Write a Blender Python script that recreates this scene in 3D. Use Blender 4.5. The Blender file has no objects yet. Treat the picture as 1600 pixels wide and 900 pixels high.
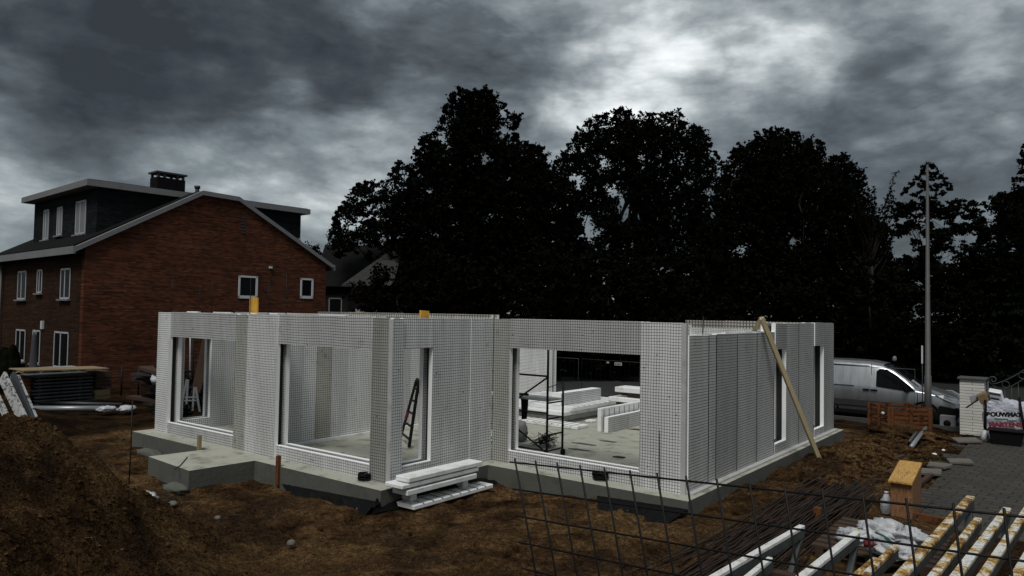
import bpy, bmesh, math, random
import numpy as np
from mathutils import Vector, Matrix, noise
R = math.radians
rnd = random.Random(7)
C0 = bpy.context.scene.collection
scene = bpy.context.scene

# ------------------------------------------------------------------ camera
F = 1135.0; EYE = 2.91; HD = R(37.8); ROLL = R(.955)
PITCH = math.atan(39.8/F)
fwd = Vector((-math.sin(HD)*math.cos(PITCH), math.cos(HD)*math.cos(PITCH), math.sin(PITCH)))
rt0 = Vector((math.cos(HD), math.sin(HD), 0)); up0 = rt0.cross(fwd)
rt = rt0*math.cos(ROLL) + up0*math.sin(ROLL)
up = -rt0*math.sin(ROLL) + up0*math.cos(ROLL)
EYEP = Vector((0, 0, EYE))
camd = bpy.data.cameras.new('camera'); cam = bpy.data.objects.new('camera', camd); C0.objects.link(cam)
camd.sensor_width = 36; camd.lens = F/1600*36; camd.clip_end = 5000; camd.clip_start = .05
m = Matrix((rt, up, -fwd)).transposed().to_4x4(); m.translation = EYEP
cam.matrix_world = m
scene.camera = cam

# ------------------------------------------------------------------ world, sun, exposure
SUN_EL = R(56); SUN_DIR = Vector((.34, -.94, 0)).normalized()     # horizontal direction towards the sun
w = bpy.data.worlds.new('World'); scene.world = w; w.use_nodes = True
nt = w.node_tree; N = nt.nodes; Lk = nt.links; N.clear()
def nd(t, **k):
    n = N.new(t)
    for a, b in k.items(): setattr(n, a, b)
    return n
out = nd('ShaderNodeOutputWorld'); bg = nd('ShaderNodeBackground'); bg.inputs[1].default_value = .1
sky = nd('ShaderNodeTexSky', sky_type='NISHITA', sun_disc=False, sun_elevation=SUN_EL)
sky.sun_rotation = math.atan2(SUN_DIR.x, SUN_DIR.y)
tc = nd('ShaderNodeTexCoord'); sep = nd('ShaderNodeSeparateXYZ'); Lk.new(tc.outputs['Generated'], sep.inputs[0])
def wm(op, a, b=None, clamp=False):
    n = nd('ShaderNodeMath', operation=op); n.use_clamp = clamp
    for i, v in enumerate((a, b)):
        if v is None: continue
        if isinstance(v, (int, float)): n.inputs[i].default_value = v
        else: Lk.new(v, n.inputs[i])
    return n.outputs[0]
# cloud deck: direction projected on a high plane
zz = wm('ADD', wm('MAXIMUM', sep.outputs['Z'], 0.0), .55)
comb = nd('ShaderNodeCombineXYZ')
# rotate to camera heading so cloud rolls lie along the horizon seen here
ca, sa = math.cos(HD), math.sin(HD)
xr = wm('ADD', wm('MULTIPLY', sep.outputs['X'], ca), wm('MULTIPLY', sep.outputs['Y'], sa))
yr = wm('ADD', wm('MULTIPLY', sep.outputs['X'], -sa), wm('MULTIPLY', sep.outputs['Y'], ca))
Lk.new(xr, comb.inputs[0]); Lk.new(yr, comb.inputs[1]); Lk.new(wm('MULTIPLY', sep.outputs['Z'], 2.3), comb.inputs[2])
def wnoise(scale, detail, rough, dist, off=(0, 0, 0), sc=(1, 1, 1)):
    mp = nd('ShaderNodeMapping'); mp.inputs['Location'].default_value = off; mp.inputs['Scale'].default_value = sc
    Lk.new(comb.outputs[0], mp.inputs[0])
    n = nd('ShaderNodeTexNoise'); n.inputs['Scale'].default_value = scale; n.inputs['Detail'].default_value = detail
    n.inputs['Roughness'].default_value = rough; n.inputs['Distortion'].default_value = dist
    Lk.new(mp.outputs[0], n.inputs['Vector']); return n.outputs['Fac']
n1 = wnoise(2.3, 9, .55, .3, (3.1, 1.7, 0)); n2 = wnoise(5.0, 10, .58, .30, (9, 4, 2)); n3 = wnoise(15, 8, .6, .15, (1, 4, 2))
val = wm('ADD', wm('MULTIPLY', wm('SUBTRACT', n1, .5), .75), wm('MULTIPLY', wm('SUBTRACT', n2, .5), .72))
val = wm('ADD', val, wm('MULTIPLY', wm('SUBTRACT', n3, .5), .22))
def billow(sc_, off, dt):
    n = wnoise(sc_, dt, .52, .25, off); return wm('SUBTRACT', wm('ABSOLUTE', wm('SUBTRACT', wm('MULTIPLY', n, 2), 1)), .16)
val = wm('ADD', val, wm('MULTIPLY', billow(3.1, (7, 2, 5), 7), .62)); val = wm('ADD', val, wm('MULTIPLY', billow(8.5, (2, 8, 1), 6), .34))
val = wm('ADD', val, .34)
# broad lumps of the overcast: direction, half-width, weight
def rayv(x, y): return (fwd*F + rt*(x-800) - up*(y-450)).normalized()
# wobble the direction a little so the lumps have torn edges
dn = nd('ShaderNodeTexNoise'); dn.inputs['Scale'].default_value = 5; dn.inputs['Detail'].default_value = 6
Lk.new(tc.outputs['Generated'], dn.inputs['Vector'])
vs = nd('ShaderNodeVectorMath', operation='SUBTRACT'); Lk.new(dn.outputs['Color'], vs.inputs[0]); vs.inputs[1].default_value = (.5, .5, .5)
vm = nd('ShaderNodeVectorMath', operation='SCALE'); Lk.new(vs.outputs[0], vm.inputs[0]); vm.inputs['Scale'].default_value = .30
va = nd('ShaderNodeVectorMath', operation='ADD'); Lk.new(tc.outputs['Generated'], va.inputs[0]); Lk.new(vm.outputs[0], va.inputs[1])
LUMPS = [(70, 10, 150, -.22), (210, 75, 110, -.26), (420, 15, 100, -.20), (565, 130, 75, -.28), (450, 30, 70, -.1), (60, 175, 90, .08), (250, 160, 60, .05),
         (985, 140, 80, .36), (1230, 100, 85, .22), (890, 225, 60, .26), (1060, 165, 60, .10), (1560, 30, 100, .20), (860, 60, 110, -.10), (1090, 40, 70, -.06), (730, 110, 70, -.05), (540, 235, 90, .20), (640, 165, 60, .12), (820, 90, 60, -.1),
         (340, 215, 150, .10), (20, 290, 90, .08), (1160, 90, 90, .05), (1480, 190, 150, -.14), (1350, 250, 120, -.10), (1400, 100, 110, -.06), (700, 40, 120, -.03),
         (1300, 150, 120, -.02), (520, 390, 110, -.12), (200, 330, 160, -.10), (1220, 35, 60, .06)]
for (x, y, s, wt) in LUMPS:
    d = nd('ShaderNodeVectorMath', operation='DISTANCE'); Lk.new(va.outputs[0], d.inputs[0]); d.inputs[1].default_value = rayv(x, y)
    q = wm('DIVIDE', d.outputs['Value'], s/F*1.25)
    g = wm('POWER', 2.718, wm('MULTIPLY', wm('MULTIPLY', q, q), -1))
    val = wm('ADD', val, wm('MULTIPLY', g, wt))
cr = nd('ShaderNodeValToRGB'); Lk.new(wm('ADD', wm('MULTIPLY', val, .78), .14), cr.inputs[0])
e = cr.color_ramp.elements
e[0].position = 0; e[0].color = (.018, .020, .023, 1); e[1].position = 1; e[1].color = (.86, .88, .88, 1)
for p, c in ((.13, (.030, .035, .039)), (.27, (.060, .071, .078)), (.40, (.118, .138, .148)), (.52, (.22, .243, .252)), (.68, (.46, .485, .49))):
    k = e.new(p); k.color = (*c, 1)
mul = nd('ShaderNodeVectorMath', operation='SCALE'); Lk.new(cr.outputs[0], mul.inputs[0]); mul.inputs['Scale'].default_value = 13.5
mix = nd('ShaderNodeMix', data_type='RGBA'); mix.inputs['Factor'].default_value = .97
Lk.new(sky.outputs[0], mix.inputs['A']); Lk.new(mul.outputs[0], mix.inputs['B'])
Lk.new(mix.outputs['Result'], bg.inputs[0]); Lk.new(bg.outputs[0], out.inputs[0])
ld = bpy.data.lights.new('sun', 'SUN'); ld.energy = 1.5; ld.angle = R(22); ld.color = (1, .97, .93)
sun = bpy.data.objects.new('sun', ld); C0.objects.link(sun)
sv = SUN_DIR*math.cos(SUN_EL) + Vector((0, 0, math.sin(SUN_EL)))
sun.rotation_euler = sv.to_track_quat('Z', 'Y').to_euler(); sun.location = sv*60
scene.view_settings.view_transform = 'Standard'; scene.view_settings.look = 'None'
scene.view_settings.exposure = 0.42; scene.view_settings.gamma = 1

# ------------------------------------------------------------------ pixel -> place helpers
def ray(x, y): return fwd*F + rt*(x-800) - up*(y-450)
def az(x, y, z): d = ray(x, y); return EYEP + d*((z-EYE)/d.z)
def ax(x, y, X): d = ray(x, y); return EYEP + d*(X/d.x)
def ay(x, y, Y): d = ray(x, y); return EYEP + d*(Y/d.y)
def ad(x, y, D): return EYEP + ray(x, y)*(D/F)

# ------------------------------------------------------------------ materials
def newmat(name):
    mt = bpy.data.materials.new(name); mt.use_nodes = True
    t = mt.node_tree; b = t.nodes['Principled BSDF']; return mt, t, b
class G:
    """tiny node helper"""
    def __init__(s, t): s.t = t
    def n(s, ty, **k):
        q = s.t.nodes.new(ty)
        for a, b in k.items(): setattr(q, a, b)
        return q
    def set(s, inp, v):
        if hasattr(v, 'is_linked') or isinstance(v, bpy.types.NodeSocket): s.t.links.new(v, inp)
        else: inp.default_value = v
    def m(s, op, a, b=None, c=None, clamp=False):
        q = s.n('ShaderNodeMath', operation=op); q.use_clamp = clamp
        for i, v in enumerate((a, b, c)):
            if v is not None: s.set(q.inputs[i], v)
        return q.outputs[0]
    def noise(s, scale, detail=4, rough=.55, vec=None, dist=0, col=False):
        q = s.n('ShaderNodeTexNoise'); q.inputs['Scale'].default_value = scale; q.inputs['Detail'].default_value = detail
        q.inputs['Roughness'].default_value = rough; q.inputs['Distortion'].default_value = dist
        s.set(q.inputs['Vector'], vec if vec is not None else s.obj()); return q.outputs['Color' if col else 'Fac']
    def obj(s):
        if not hasattr(s, '_o'): s._o = s.n('ShaderNodeTexCoord').outputs['Object']
        return s._o
    def geo(s): return s.n('ShaderNodeNewGeometry')
    def map(s, sc=(1, 1, 1), loc=(0, 0, 0), rot=(0, 0, 0), vec=None):
        q = s.n('ShaderNodeMapping'); q.inputs['Scale'].default_value = sc; q.inputs['Location'].default_value = loc; q.inputs['Rotation'].default_value = rot
        s.set(q.inputs[0], vec if vec is not None else s.obj()); return q.outputs[0]
    def ramp(s, f, stops, interp='LINEAR'):
        q = s.n('ShaderNodeValToRGB'); s.set(q.inputs[0], f); el = q.color_ramp.elements; q.color_ramp.interpolation = interp
        el[0].position, el[0].color = stops[0][0], (*stops[0][1], 1); el[1].position, el[1].color = stops[-1][0], (*stops[-1][1], 1)
        for p, c in stops[1:-1]: k = el.new(p); k.color = (*c, 1)
        return q.outputs[0]
    def mix(s, f, a, b, bt='MIX'):
        q = s.n('ShaderNodeMix', data_type='RGBA', blend_type=bt); s.set(q.inputs['Factor'], f)
        s.set(q.inputs['A'], a if not isinstance(a, tuple) else (*a, 1)); s.set(q.inputs['B'], b if not isinstance(b, tuple) else (*b, 1)); return q.outputs['Result']
    def bump(s, h, st=.4, d=.02):
        q = s.n('ShaderNodeBump'); q.inputs['Strength'].default_value = st; q.inputs['Distance'].default_value = d; s.set(q.inputs['Height'], h); return q.outputs[0]
def g3(v): return (v, v, v)
M = {}
def simple(name, col, rough=.7, metal=0, var=.25, scale=6, bump=.25, bd=.005, spec=.5, dark=None):
    mt, t, b = newmat(name); g = G(t)
    f = g.noise(scale, 6, .6); f2 = g.noise(scale*.17, 3)
    c = g.mix(g.m('MULTIPLY', f, f2), col, tuple(x*(1-var*2.2) if x*(1-var*2.2) > 0 else 0 for x in col))
    if dark: c = g.mix(g.ramp(g.noise(scale*.6, 8, .7), [(.52, g3(0)), (.62, g3(1))]), c, dark)
    rr = g.m('ADD', g.m('MULTIPLY', f, .25), rough-.12)
    g.set(b.inputs['Base Color'], c); g.set(b.inputs['Roughness'], rr); b.inputs['Metallic'].default_value = metal
    b.inputs['Specular IOR Level'].default_value = spec
    if bump: g.set(b.inputs['Normal'], g.bump(g.noise(scale*5, 5, .6), bump, bd))
    M[name] = mt; return mt
def eps_grid(name, axis, base=(.80, .81, .81), line=.16, lw=.19, cell=.05, warm=0, stain=.5):
    mt, t, b = newmat(name); g = G(t)
    sp = g.n('ShaderNodeSeparateXYZ'); g.set(sp.inputs[0], g.obj())
    a = sp.outputs['Y' if axis == 'X' else 'X']; z = sp.outputs['Z']
    wob = g.m('MULTIPLY', g.m('SUBTRACT', g.noise(1.2, 3), .5), .035)
    def line_(c):
        fr = g.m('FRACT', g.m('DIVIDE', g.m('ADD', c, wob), cell))
        dd = g.m('ABSOLUTE', g.m('SUBTRACT', fr, .5))
        return g.m('LESS_THAN', dd, lw/2)
    ln = g.m('MAXIMUM', line_(a), line_(z))  # wire lines drawn wider than the wire, its shadow painted in
    nm = g.n('ShaderNodeSeparateXYZ'); g.set(nm.inputs[0], g.geo().outputs['Normal'])
    face = g.m('GREATER_THAN', g.m('ABSOLUTE', nm.outputs[axis]), .5)
    ln = g.m('MULTIPLY', ln, face)
    # tie points: small dark blotches on a 0.1 grid
    vo = g.n('ShaderNodeTexVoronoi'); vo.inputs['Scale'].default_value = 4.5; g.set(vo.inputs['Vector'], g.obj())
    knot = g.m('MULTIPLY', g.m('LESS_THAN', vo.outputs['Distance'], .07), face)
    st = g.ramp(g.noise(.9, 7, .62, g.map((1.3, 1.3, .5))), [(.40, g3(0)), (.78, g3(1))])
    st = g.m('MULTIPLY', g.m('MULTIPLY', st, stain), g.m('ADD', g.m('MULTIPLY', face, .8), .2))
    streak = g.ramp(g.noise(3, 5, .6, g.map((1.6, 1.6, .12), (3, 1, 2))), [(.45, g3(0)), (.75, g3(1))])
    rn = g.n('ShaderNodeObjectInfo').outputs['Random']
    c = g.mix(st, g.mix(face, (.93, .93, .93), base), (.40, .40, .36)); c = g.mix(g.m('MULTIPLY', g.m('MULTIPLY', streak, face), stain*.6), c, (.33, .32, .28))
    blot = g.ramp(g.noise(5, 6, .7, g.map(loc=(5, 5, 5))), [(.60, g3(0)), (.70, g3(1))]); c = g.mix(g.m('MULTIPLY', g.m('MULTIPLY', blot, face), stain*.7), c, (.14, .135, .12))
    c = g.mix(face, c, g.mix(1.0, c, g.ramp(rn, [(0, g3(.68)), (1, g3(1.0))]), 'MULTIPLY'))
    c = g.mix(g.m('MULTIPLY', ln, .86), c, (.05, .05, .052)); c = g.mix(g.m('MULTIPLY', knot, .8), c, (.04, .04, .04))
    if warm: c = g.mix(warm, c, (.30, .26, .20), 'MIX')
    g.set(b.inputs['Base Color'], c); b.inputs['Roughness'].default_value = .8; b.inputs['Specular IOR Level'].default_value = .25
    g.set(b.inputs['Normal'], g.bump(g.m('ADD', g.m('MULTIPLY', ln, -1), g.m('MULTIPLY', g.noise(30, 3), .5)), .5, .006))
    M[name] = mt
eps_grid('eps_y', 'Y', base=(.86, .87, .87), lw=.185); eps_grid('eps_x', 'X', base=(.86, .87, .87), lw=.185)
eps_grid('eps_bright_x', 'X', base=(.93, .93, .93), stain=.35, lw=.16)  # inner walls coloured lighter to make up for the shade indoors
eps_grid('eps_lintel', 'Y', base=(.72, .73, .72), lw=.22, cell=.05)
eps_grid('eps_stained', 'Y', base=(.50, .50, .46), lw=.22, stain=1.0)
eps_grid('eps_stained_x', 'X', base=(.62, .60, .54), lw=.18, stain=1.0)
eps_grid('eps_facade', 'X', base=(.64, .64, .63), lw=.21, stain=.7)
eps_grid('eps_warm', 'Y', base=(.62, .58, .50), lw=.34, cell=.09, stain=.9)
simple('eps', (.86, .87, .87), .75, var=.1, scale=4, bump=.3, bd=.004, spec=.25, dark=(.62, .62, .58))
simple('eps_grey', (.50, .50, .49), .8, var=.25, scale=3, bump=.3, dark=(.34, .34, .31))  # greyer foam with darker patches
simple('cavity', (.035, .035, .037), .9, var=.3, scale=9)
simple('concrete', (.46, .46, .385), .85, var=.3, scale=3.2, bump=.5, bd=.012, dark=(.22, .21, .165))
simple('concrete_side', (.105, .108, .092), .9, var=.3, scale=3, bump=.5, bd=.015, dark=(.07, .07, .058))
simple('steel', (.010, .0095, .009), .55, .3, var=.3, scale=20, bump=.1, spec=.3)
simple('rusty_rebar', (.035, .020, .013), .75, .2, var=.5, scale=30)
simple('galv', (.34, .35, .36), .45, .5, var=.25, scale=12, bump=.1)
simple('dark_metal', (.05, .055, .06), .5, .4, var=.3, scale=5)
simple('plank', (.30, .23, .125), .7, var=.35, scale=4)
simple('pale_timber', (.52, .42, .24), .7, var=.3, scale=4)
simple('brown_timber', (.06, .032, .017), .8, var=.5, scale=6)
simple('orange_timber', (.17, .066, .024), .85, var=.6, scale=9, dark=(.03, .013, .006), spec=.15)
simple('white_plastic', (.78, .79, .80), .4, var=.12, scale=5, bump=.1)
simple('black_plastic', (.008, .008, .0085), .6, var=.3, scale=8, spec=.08)
simple('fascia', (.20, .20, .205), .75, var=.3, scale=2.5, dark=(.17, .17, .17))
simple('slate', (.018, .020, .020), .6, var=.5, scale=4, bump=.3)
simple('roof_dark', (.011, .010, .010), .9, spec=.08, var=.4, scale=6, bump=.4)
simple('white_paint', (.60, .61, .62), .45, var=.12, scale=5, bump=.05)
simple('white_frame', (.42, .43, .44), .5, var=.12, scale=5, bump=.05)
simple('pole_grey', (.085, .085, .082), .6, .2, var=.25, scale=3)
simple('bark', (.020, .015, .010), .95, var=.5, scale=8, bump=.6, bd=.03)
simple('lens', (.32, .33, .34), .2, .3, var=.4, scale=14, bump=.2)
simple('rubber', (.008, .008, .008), .9, spec=.08, var=.2, scale=10)
simple('card', (.26, .17, .09), .85, var=.2, scale=5)
simple('asphalt', (.022, .022, .023), .9, var=.35, scale=12, bump=.4, bd=.01)
simple('kerb', (.06, .06, .057), .85, var=.3, scale=6)
simple('red_paint', (.16, .010, .02), .5, var=.3, scale=6)
simple('green_print', (.02, .12, .11), .6, var=.2, scale=8)
simple('maroon_print', (.20, .012, .03), .6, var=.3, scale=9)
simple('yellow_plastic', (.65, .62, .05), .6, var=.2, scale=6)
simple('grey_roof', (.05, .05, .05), .9, spec=.1, var=.3, scale=3, dark=(.035, .035, .035))
simple('house_wall_dark', (.022, .02, .018), .9, spec=.1, var=.4, scale=3)
simple('parasol_cloth', (.05, .048, .055), .9, var=.3, scale=6)
simple('stone', (.16, .145, .125), .9, var=.4, scale=5, bump=.5)
simple('blade_green', (.035, .06, .012), .8, var=.4, scale=5)
mt, t, b = newmat('glass_dark'); b.inputs['Base Color'].default_value = (.006, .007, .008, 1); b.inputs['Roughness'].default_value = .12; b.inputs['Specular IOR Level'].default_value = .3; b.inputs['IOR'].default_value = 1.2
g = G(t); g.set(b.inputs['Normal'], g.bump(g.noise(1.5, 2), .04, .02)); M['glass'] = mt
mt, t, b = newmat('curtain'); g = G(t); wv = g.n('ShaderNodeTexWave'); wv.inputs['Scale'].default_value = 9; g.set(wv.inputs[0], g.obj())
g.set(b.inputs['Base Color'], g.ramp(wv.outputs['Fac'], [(0, (.13, .135, .14)), (1, (.20, .205, .21))])); M['curtain'] = mt
# bricks
def brick(name, c1, c2, mortar, axis, sx=.22, sz=.062, ms=.012, var=.6):
    mt, t, b = newmat(name); g = G(t)
    sp = g.n('ShaderNodeSeparateXYZ'); g.set(sp.inputs[0], g.obj())
    cb = g.n('ShaderNodeCombineXYZ'); g.set(cb.inputs[0], sp.outputs['Y' if axis == 'X' else 'X']); g.set(cb.inputs[1], sp.outputs['Z'])
    br = g.n('ShaderNodeTexBrick'); g.set(br.inputs['Vector'], cb.outputs[0]); br.inputs['Scale'].default_value = 1
    br.inputs['Brick Width'].default_value = sx; br.inputs['Row Height'].default_value = sz; br.inputs['Mortar Size'].default_value = ms/2; br.inputs['Bias'].default_value = 0
    br.inputs['Color1'].default_value = (*c1, 1); br.inputs['Color2'].default_value = (*c2, 1); br.inputs['Mortar'].default_value = (*mortar, 1)
    row = g.noise(1.0, 4, .7, g.map((.35, .35, 16)))
    c = g.mix(1, br.outputs['Color'], g.ramp(row, [(.28, g3(1-var)), (.7, g3(1.35))]), 'MULTIPLY')
    c = g.mix(1, c, g.ramp(g.noise(.6, 6, .6), [(.3, g3(.72)), (.7, g3(1.1))]), 'MULTIPLY')
    g.set(b.inputs['Base Color'], c); b.inputs['Roughness'].default_value = .9; b.inputs['Specular IOR Level'].default_value = .05
    g.set(b.inputs['Normal'], g.bump(g.m('SUBTRACT', 1, br.outputs['Fac']), .6, .008)); M[name] = mt
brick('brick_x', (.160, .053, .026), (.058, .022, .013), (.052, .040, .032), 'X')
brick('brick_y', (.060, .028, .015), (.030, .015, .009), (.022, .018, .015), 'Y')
brick('brick_white', (.62, .61, .56), (.58, .57, .52), (.16, .155, .14), 'Y', 60, .085, .012, .05)
brick('slate_tiles', (.017, .021, .021), (.009, .012, .012), (.003, .003, .003), 'X', .3, .11, .012, .4)
brick('slate_tiles_y', (.020, .024, .024), (.011, .014, .014), (.003, .003, .003), 'Y', .3, .14, .012, .4)
# rust stained white steel
mt, t, b = newmat('rusty_white'); g = G(t)
f = g.noise(5.5, 9, .7, g.map((1, 1, 1))); f2 = g.noise(34, 6, .7); k = g.m('ADD', g.m('MULTIPLY', f, .75), g.m('MULTIPLY', f2, .3))
oi = g.n('ShaderNodeObjectInfo').outputs['Random']
k = g.m('ADD', k, g.m('MULTIPLY', oi, .09))
c = g.ramp(k, [(.50, (.70, .70, .68)), (.56, (.62, .60, .54)), (.585, (.58, .38, .07)), (.63, (.30, .14, .035)), (.68, (.08, .035, .014))])
c = g.mix(g.m('MULTIPLY', g.ramp(g.noise(36, 4, .7), [(.575, g3(0)), (.61, g3(1))]), .95), c, (.025, .015, .01))
g.set(b.inputs['Base Color'], c); b.inputs['Roughness'].default_value = .6; g.set(b.inputs['Normal'], g.bump(k, .5, .01)); M['rusty_white'] = mt
mt, t, b = newmat('chipped_white'); g = G(t)
k = g.noise(9, 8, .75); k2 = g.noise(38, 5, .75)
c = g.ramp(k, [(.40, (.78, .78, .77)), (.58, (.66, .65, .62)), (.64, (.30, .17, .07)), (.70, (.12, .06, .03))])
c = g.mix(g.ramp(k2, [(.60, g3(0)), (.64, g3(1))]), c, (.03, .025, .02)); g.set(b.inputs['Base Color'], c); b.inputs['Roughness'].default_value = .6; M['chipped_white'] = mt
simple('grey_steel', (.10, .11, .11), .7, .1, var=.4, scale=9, dark=(.05, .03, .02), spec=.2)
simple('sheet_steel', (.13, .135, .14), .6, .3, var=.4, scale=9, bump=.2, dark=(.03, .03, .03))
mt, t, b = newmat('speckled_steel'); g = G(t)
k = g.noise(9, 8, .7); c = g.ramp(k, [(.42, (.03, .03, .032)), (.47, (.34, .34, .33)), (.7, (.46, .46, .45))]); vo = g.n('ShaderNodeTexVoronoi'); vo.inputs['Scale'].default_value = 12; g.set(vo.inputs['Vector'], g.obj())
c = g.mix(g.m('LESS_THAN', vo.outputs['Distance'], .18), c, (.02, .02, .02)); g.set(b.inputs['Base Color'], c); b.inputs['Roughness'].default_value = .6; M['speckled_steel'] = mt
# plywood with grain
def ply(name, c1, c2, sc):
    mt, t, b = newmat(name); g = G(t)
    v = g.map(sc); f = g.noise(1.4, 3, .5, v, 1.5); ring = g.m('FRACT', g.m('MULTIPLY', f, 9))
    c = g.mix(g.ramp(ring, [(.0, g3(0)), (.6, g3(.35)), (.92, g3(1)), (1, g3(.2))]), c1, c2)
    c = g.mix(g.ramp(g.noise(3, 7, .7), [(.55, g3(0)), (.75, g3(.7))]), c, tuple(x*.35 for x in c2))
    g.set(b.inputs['Base Color'], c); b.inputs['Roughness'].default_value = .65; M[name] = mt
ply('plywood', (.27, .13, .055), (.13, .055, .022), (2.6, 2.6, .7)); ply('plywood_top', (.66, .38, .08), (.20, .085, .02), (7, 2, 2)); M['plywood_top'].node_tree.nodes['Principled BSDF'].inputs['Roughness'].default_value = .35; ply('yellow_board', (.72, .40, .05), (.55, .28, .03), (3, 3, .5))
# van paint
mt, t, b = newmat('silver_paint'); g = G(t)
dirt = g.ramp(g.noise(2, 6, .6, g.map((2.4, 2.4, .5))), [(.4, g3(0)), (.8, g3(1))])
sp = g.n('ShaderNodeSeparateXYZ'); g.set(sp.inputs[0], g.obj()); low = g.ramp(g.m('ADD', sp.outputs['Z'], g.m('MULTIPLY', g.noise(3, 4), .5)), [(.5, g3(1)), (1.2, g3(0))])
c = g.mix(g.m('MULTIPLY', g.m('ADD', low, dirt), .4), (.42, .43, .44), (.10, .095, .085))
g.set(b.inputs['Base Color'], c); b.inputs['Metallic'].default_value = .85; b.inputs['Roughness'].default_value = .30; b.inputs['Coat Weight'].default_value = .35; b.inputs['Coat Roughness'].default_value = .15; M['silver'] = mt
# foliage
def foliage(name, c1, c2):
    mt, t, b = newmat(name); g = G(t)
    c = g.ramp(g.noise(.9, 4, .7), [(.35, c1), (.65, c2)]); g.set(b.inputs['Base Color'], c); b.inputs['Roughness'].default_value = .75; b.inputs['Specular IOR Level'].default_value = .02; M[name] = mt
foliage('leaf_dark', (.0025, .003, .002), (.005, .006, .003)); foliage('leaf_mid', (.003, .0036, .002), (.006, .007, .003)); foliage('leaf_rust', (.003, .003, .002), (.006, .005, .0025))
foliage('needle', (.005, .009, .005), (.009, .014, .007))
# white woven bag
mt, t, b = newmat('woven'); g = G(t)
wv = g.noise(2.6, 5, .6, dist=1.2); g.set(b.inputs['Base Color'], g.ramp(wv, [(.3, (.34, .36, .44)), (.7, (.62, .63, .68))])); b.inputs['Roughness'].default_value = .6
g.set(b.inputs['Normal'], g.bump(g.noise(5, 4, .55, dist=2), 1, .06)); M['woven'] = mt
mt, t, b = newmat('film'); g = G(t); g.set(b.inputs['Base Color'], g.ramp(g.noise(3, 5, .6, dist=1), [(.3, (.34, .35, .37)), (.7, (.66, .67, .68))])); b.inputs['Roughness'].default_value = .35
g.set(b.inputs['Normal'], g.bump(g.noise(9, 4, .6, dist=2), .8, .03)); M['film'] = mt
# earth
mt, t, b = newmat('earth'); g = G(t)
big = g.noise(.32, 6, .6, dist=.6); med = g.noise(1.7, 8, .65, dist=.4); fine = g.noise(14, 8, .72)
c = g.ramp(med, [(.32, (.014, .0075, .004)), (.43, (.056, .031, .014)), (.55, (.110, .063, .028)), (.68, (.185, .110, .048))])
c = g.mix(g.ramp(big, [(.50, g3(0)), (.66, g3(.55))]), c, (.16, .098, .042))
c = g.mix(g.ramp(g.noise(.7, 5, .6, g.map(loc=(9, 3, 1))), [(.5, g3(0)), (.62, g3(.75))]), c, (.03, .018, .011))
c = g.mix(1, c, g.ramp(fine, [(.34, g3(.30)), (.52, g3(1.0)), (.66, g3(1.6))]), 'MULTIPLY')
vo = g.n('ShaderNodeTexVoronoi'); vo.inputs['Scale'].default_value = 3.2; g.set(vo.inputs['Vector'], g.obj())
c = g.mix(g.m('MULTIPLY', g.m('LESS_THAN', vo.outputs['Distance'], .04), .8), c, (.22, .19, .16))
at = g.n('ShaderNodeAttribute'); at.attribute_name = 'darken'
c = g.mix(at.outputs['Fac'], c, g.mix(1, c, (.28, .27, .27), 'MULTIPLY'))
g.set(b.inputs['Base Color'], c); gr2 = g.noise(48, 5, .8); c = g.mix(1, c, g.ramp(gr2, [(.40, g3(.35)), (.50, g3(1.0)), (.60, g3(1.7))]), 'MULTIPLY'); g.set(b.inputs['Base Color'], c)  # fine noise paints dark crevices and lit crumbs into the soil colour
b.inputs['Roughness'].default_value = .95; b.inputs['Specular IOR Level'].default_value = .03
h = g.m('ADD', g.m('MULTIPLY', med, 1.0), g.m('MULTIPLY', fine, .45)); h = g.m('ADD', h, g.m('MULTIPLY', gr2, .22))
g.set(b.inputs['Normal'], g.bump(h, 1.0, .16)); M['earth'] = mt
# grass verge far ground
simple('verge', (.008, .009, .005), .95, var=.5, scale=3, bump=.6, bd=.05)
# pavers
mt, t, b = newmat('pavers'); g = G(t)
br = g.n('ShaderNodeTexBrick'); g.set(br.inputs['Vector'], g.map(rot=(0, 0, R(4)))); br.inputs['Scale'].default_value = 1
br.inputs['Brick Width'].default_value = .31; br.inputs['Row Height'].default_value = .24; br.inputs['Mortar Size'].default_value = .014; br.inputs['Mortar Smooth'].default_value = .2
br.inputs['Color1'].default_value = (.056, .050, .040, 1); br.inputs['Color2'].default_value = (.036, .032, .026, 1); br.inputs['Mortar'].default_value = (.010, .009, .008, 1)
c = g.mix(g.ramp(g.noise(.8, 6, .6), [(.45, g3(0)), (.7, g3(.7))]), br.outputs['Color'], (.038, .032, .024))
c = g.mix(1, c, g.ramp(g.noise(20, 6, .7), [(.3, g3(.7)), (.7, g3(1.2))]), 'MULTIPLY')
g.set(b.inputs['Base Color'], c); b.inputs['Roughness'].default_value = .85; g.set(b.inputs['Normal'], g.bump(g.m('ADD', g.m('SUBTRACT', 1, br.outputs['Fac']), g.m('MULTIPLY', g.noise(25, 5), .5)), .8, .02)); M['pavers'] = mt

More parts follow.
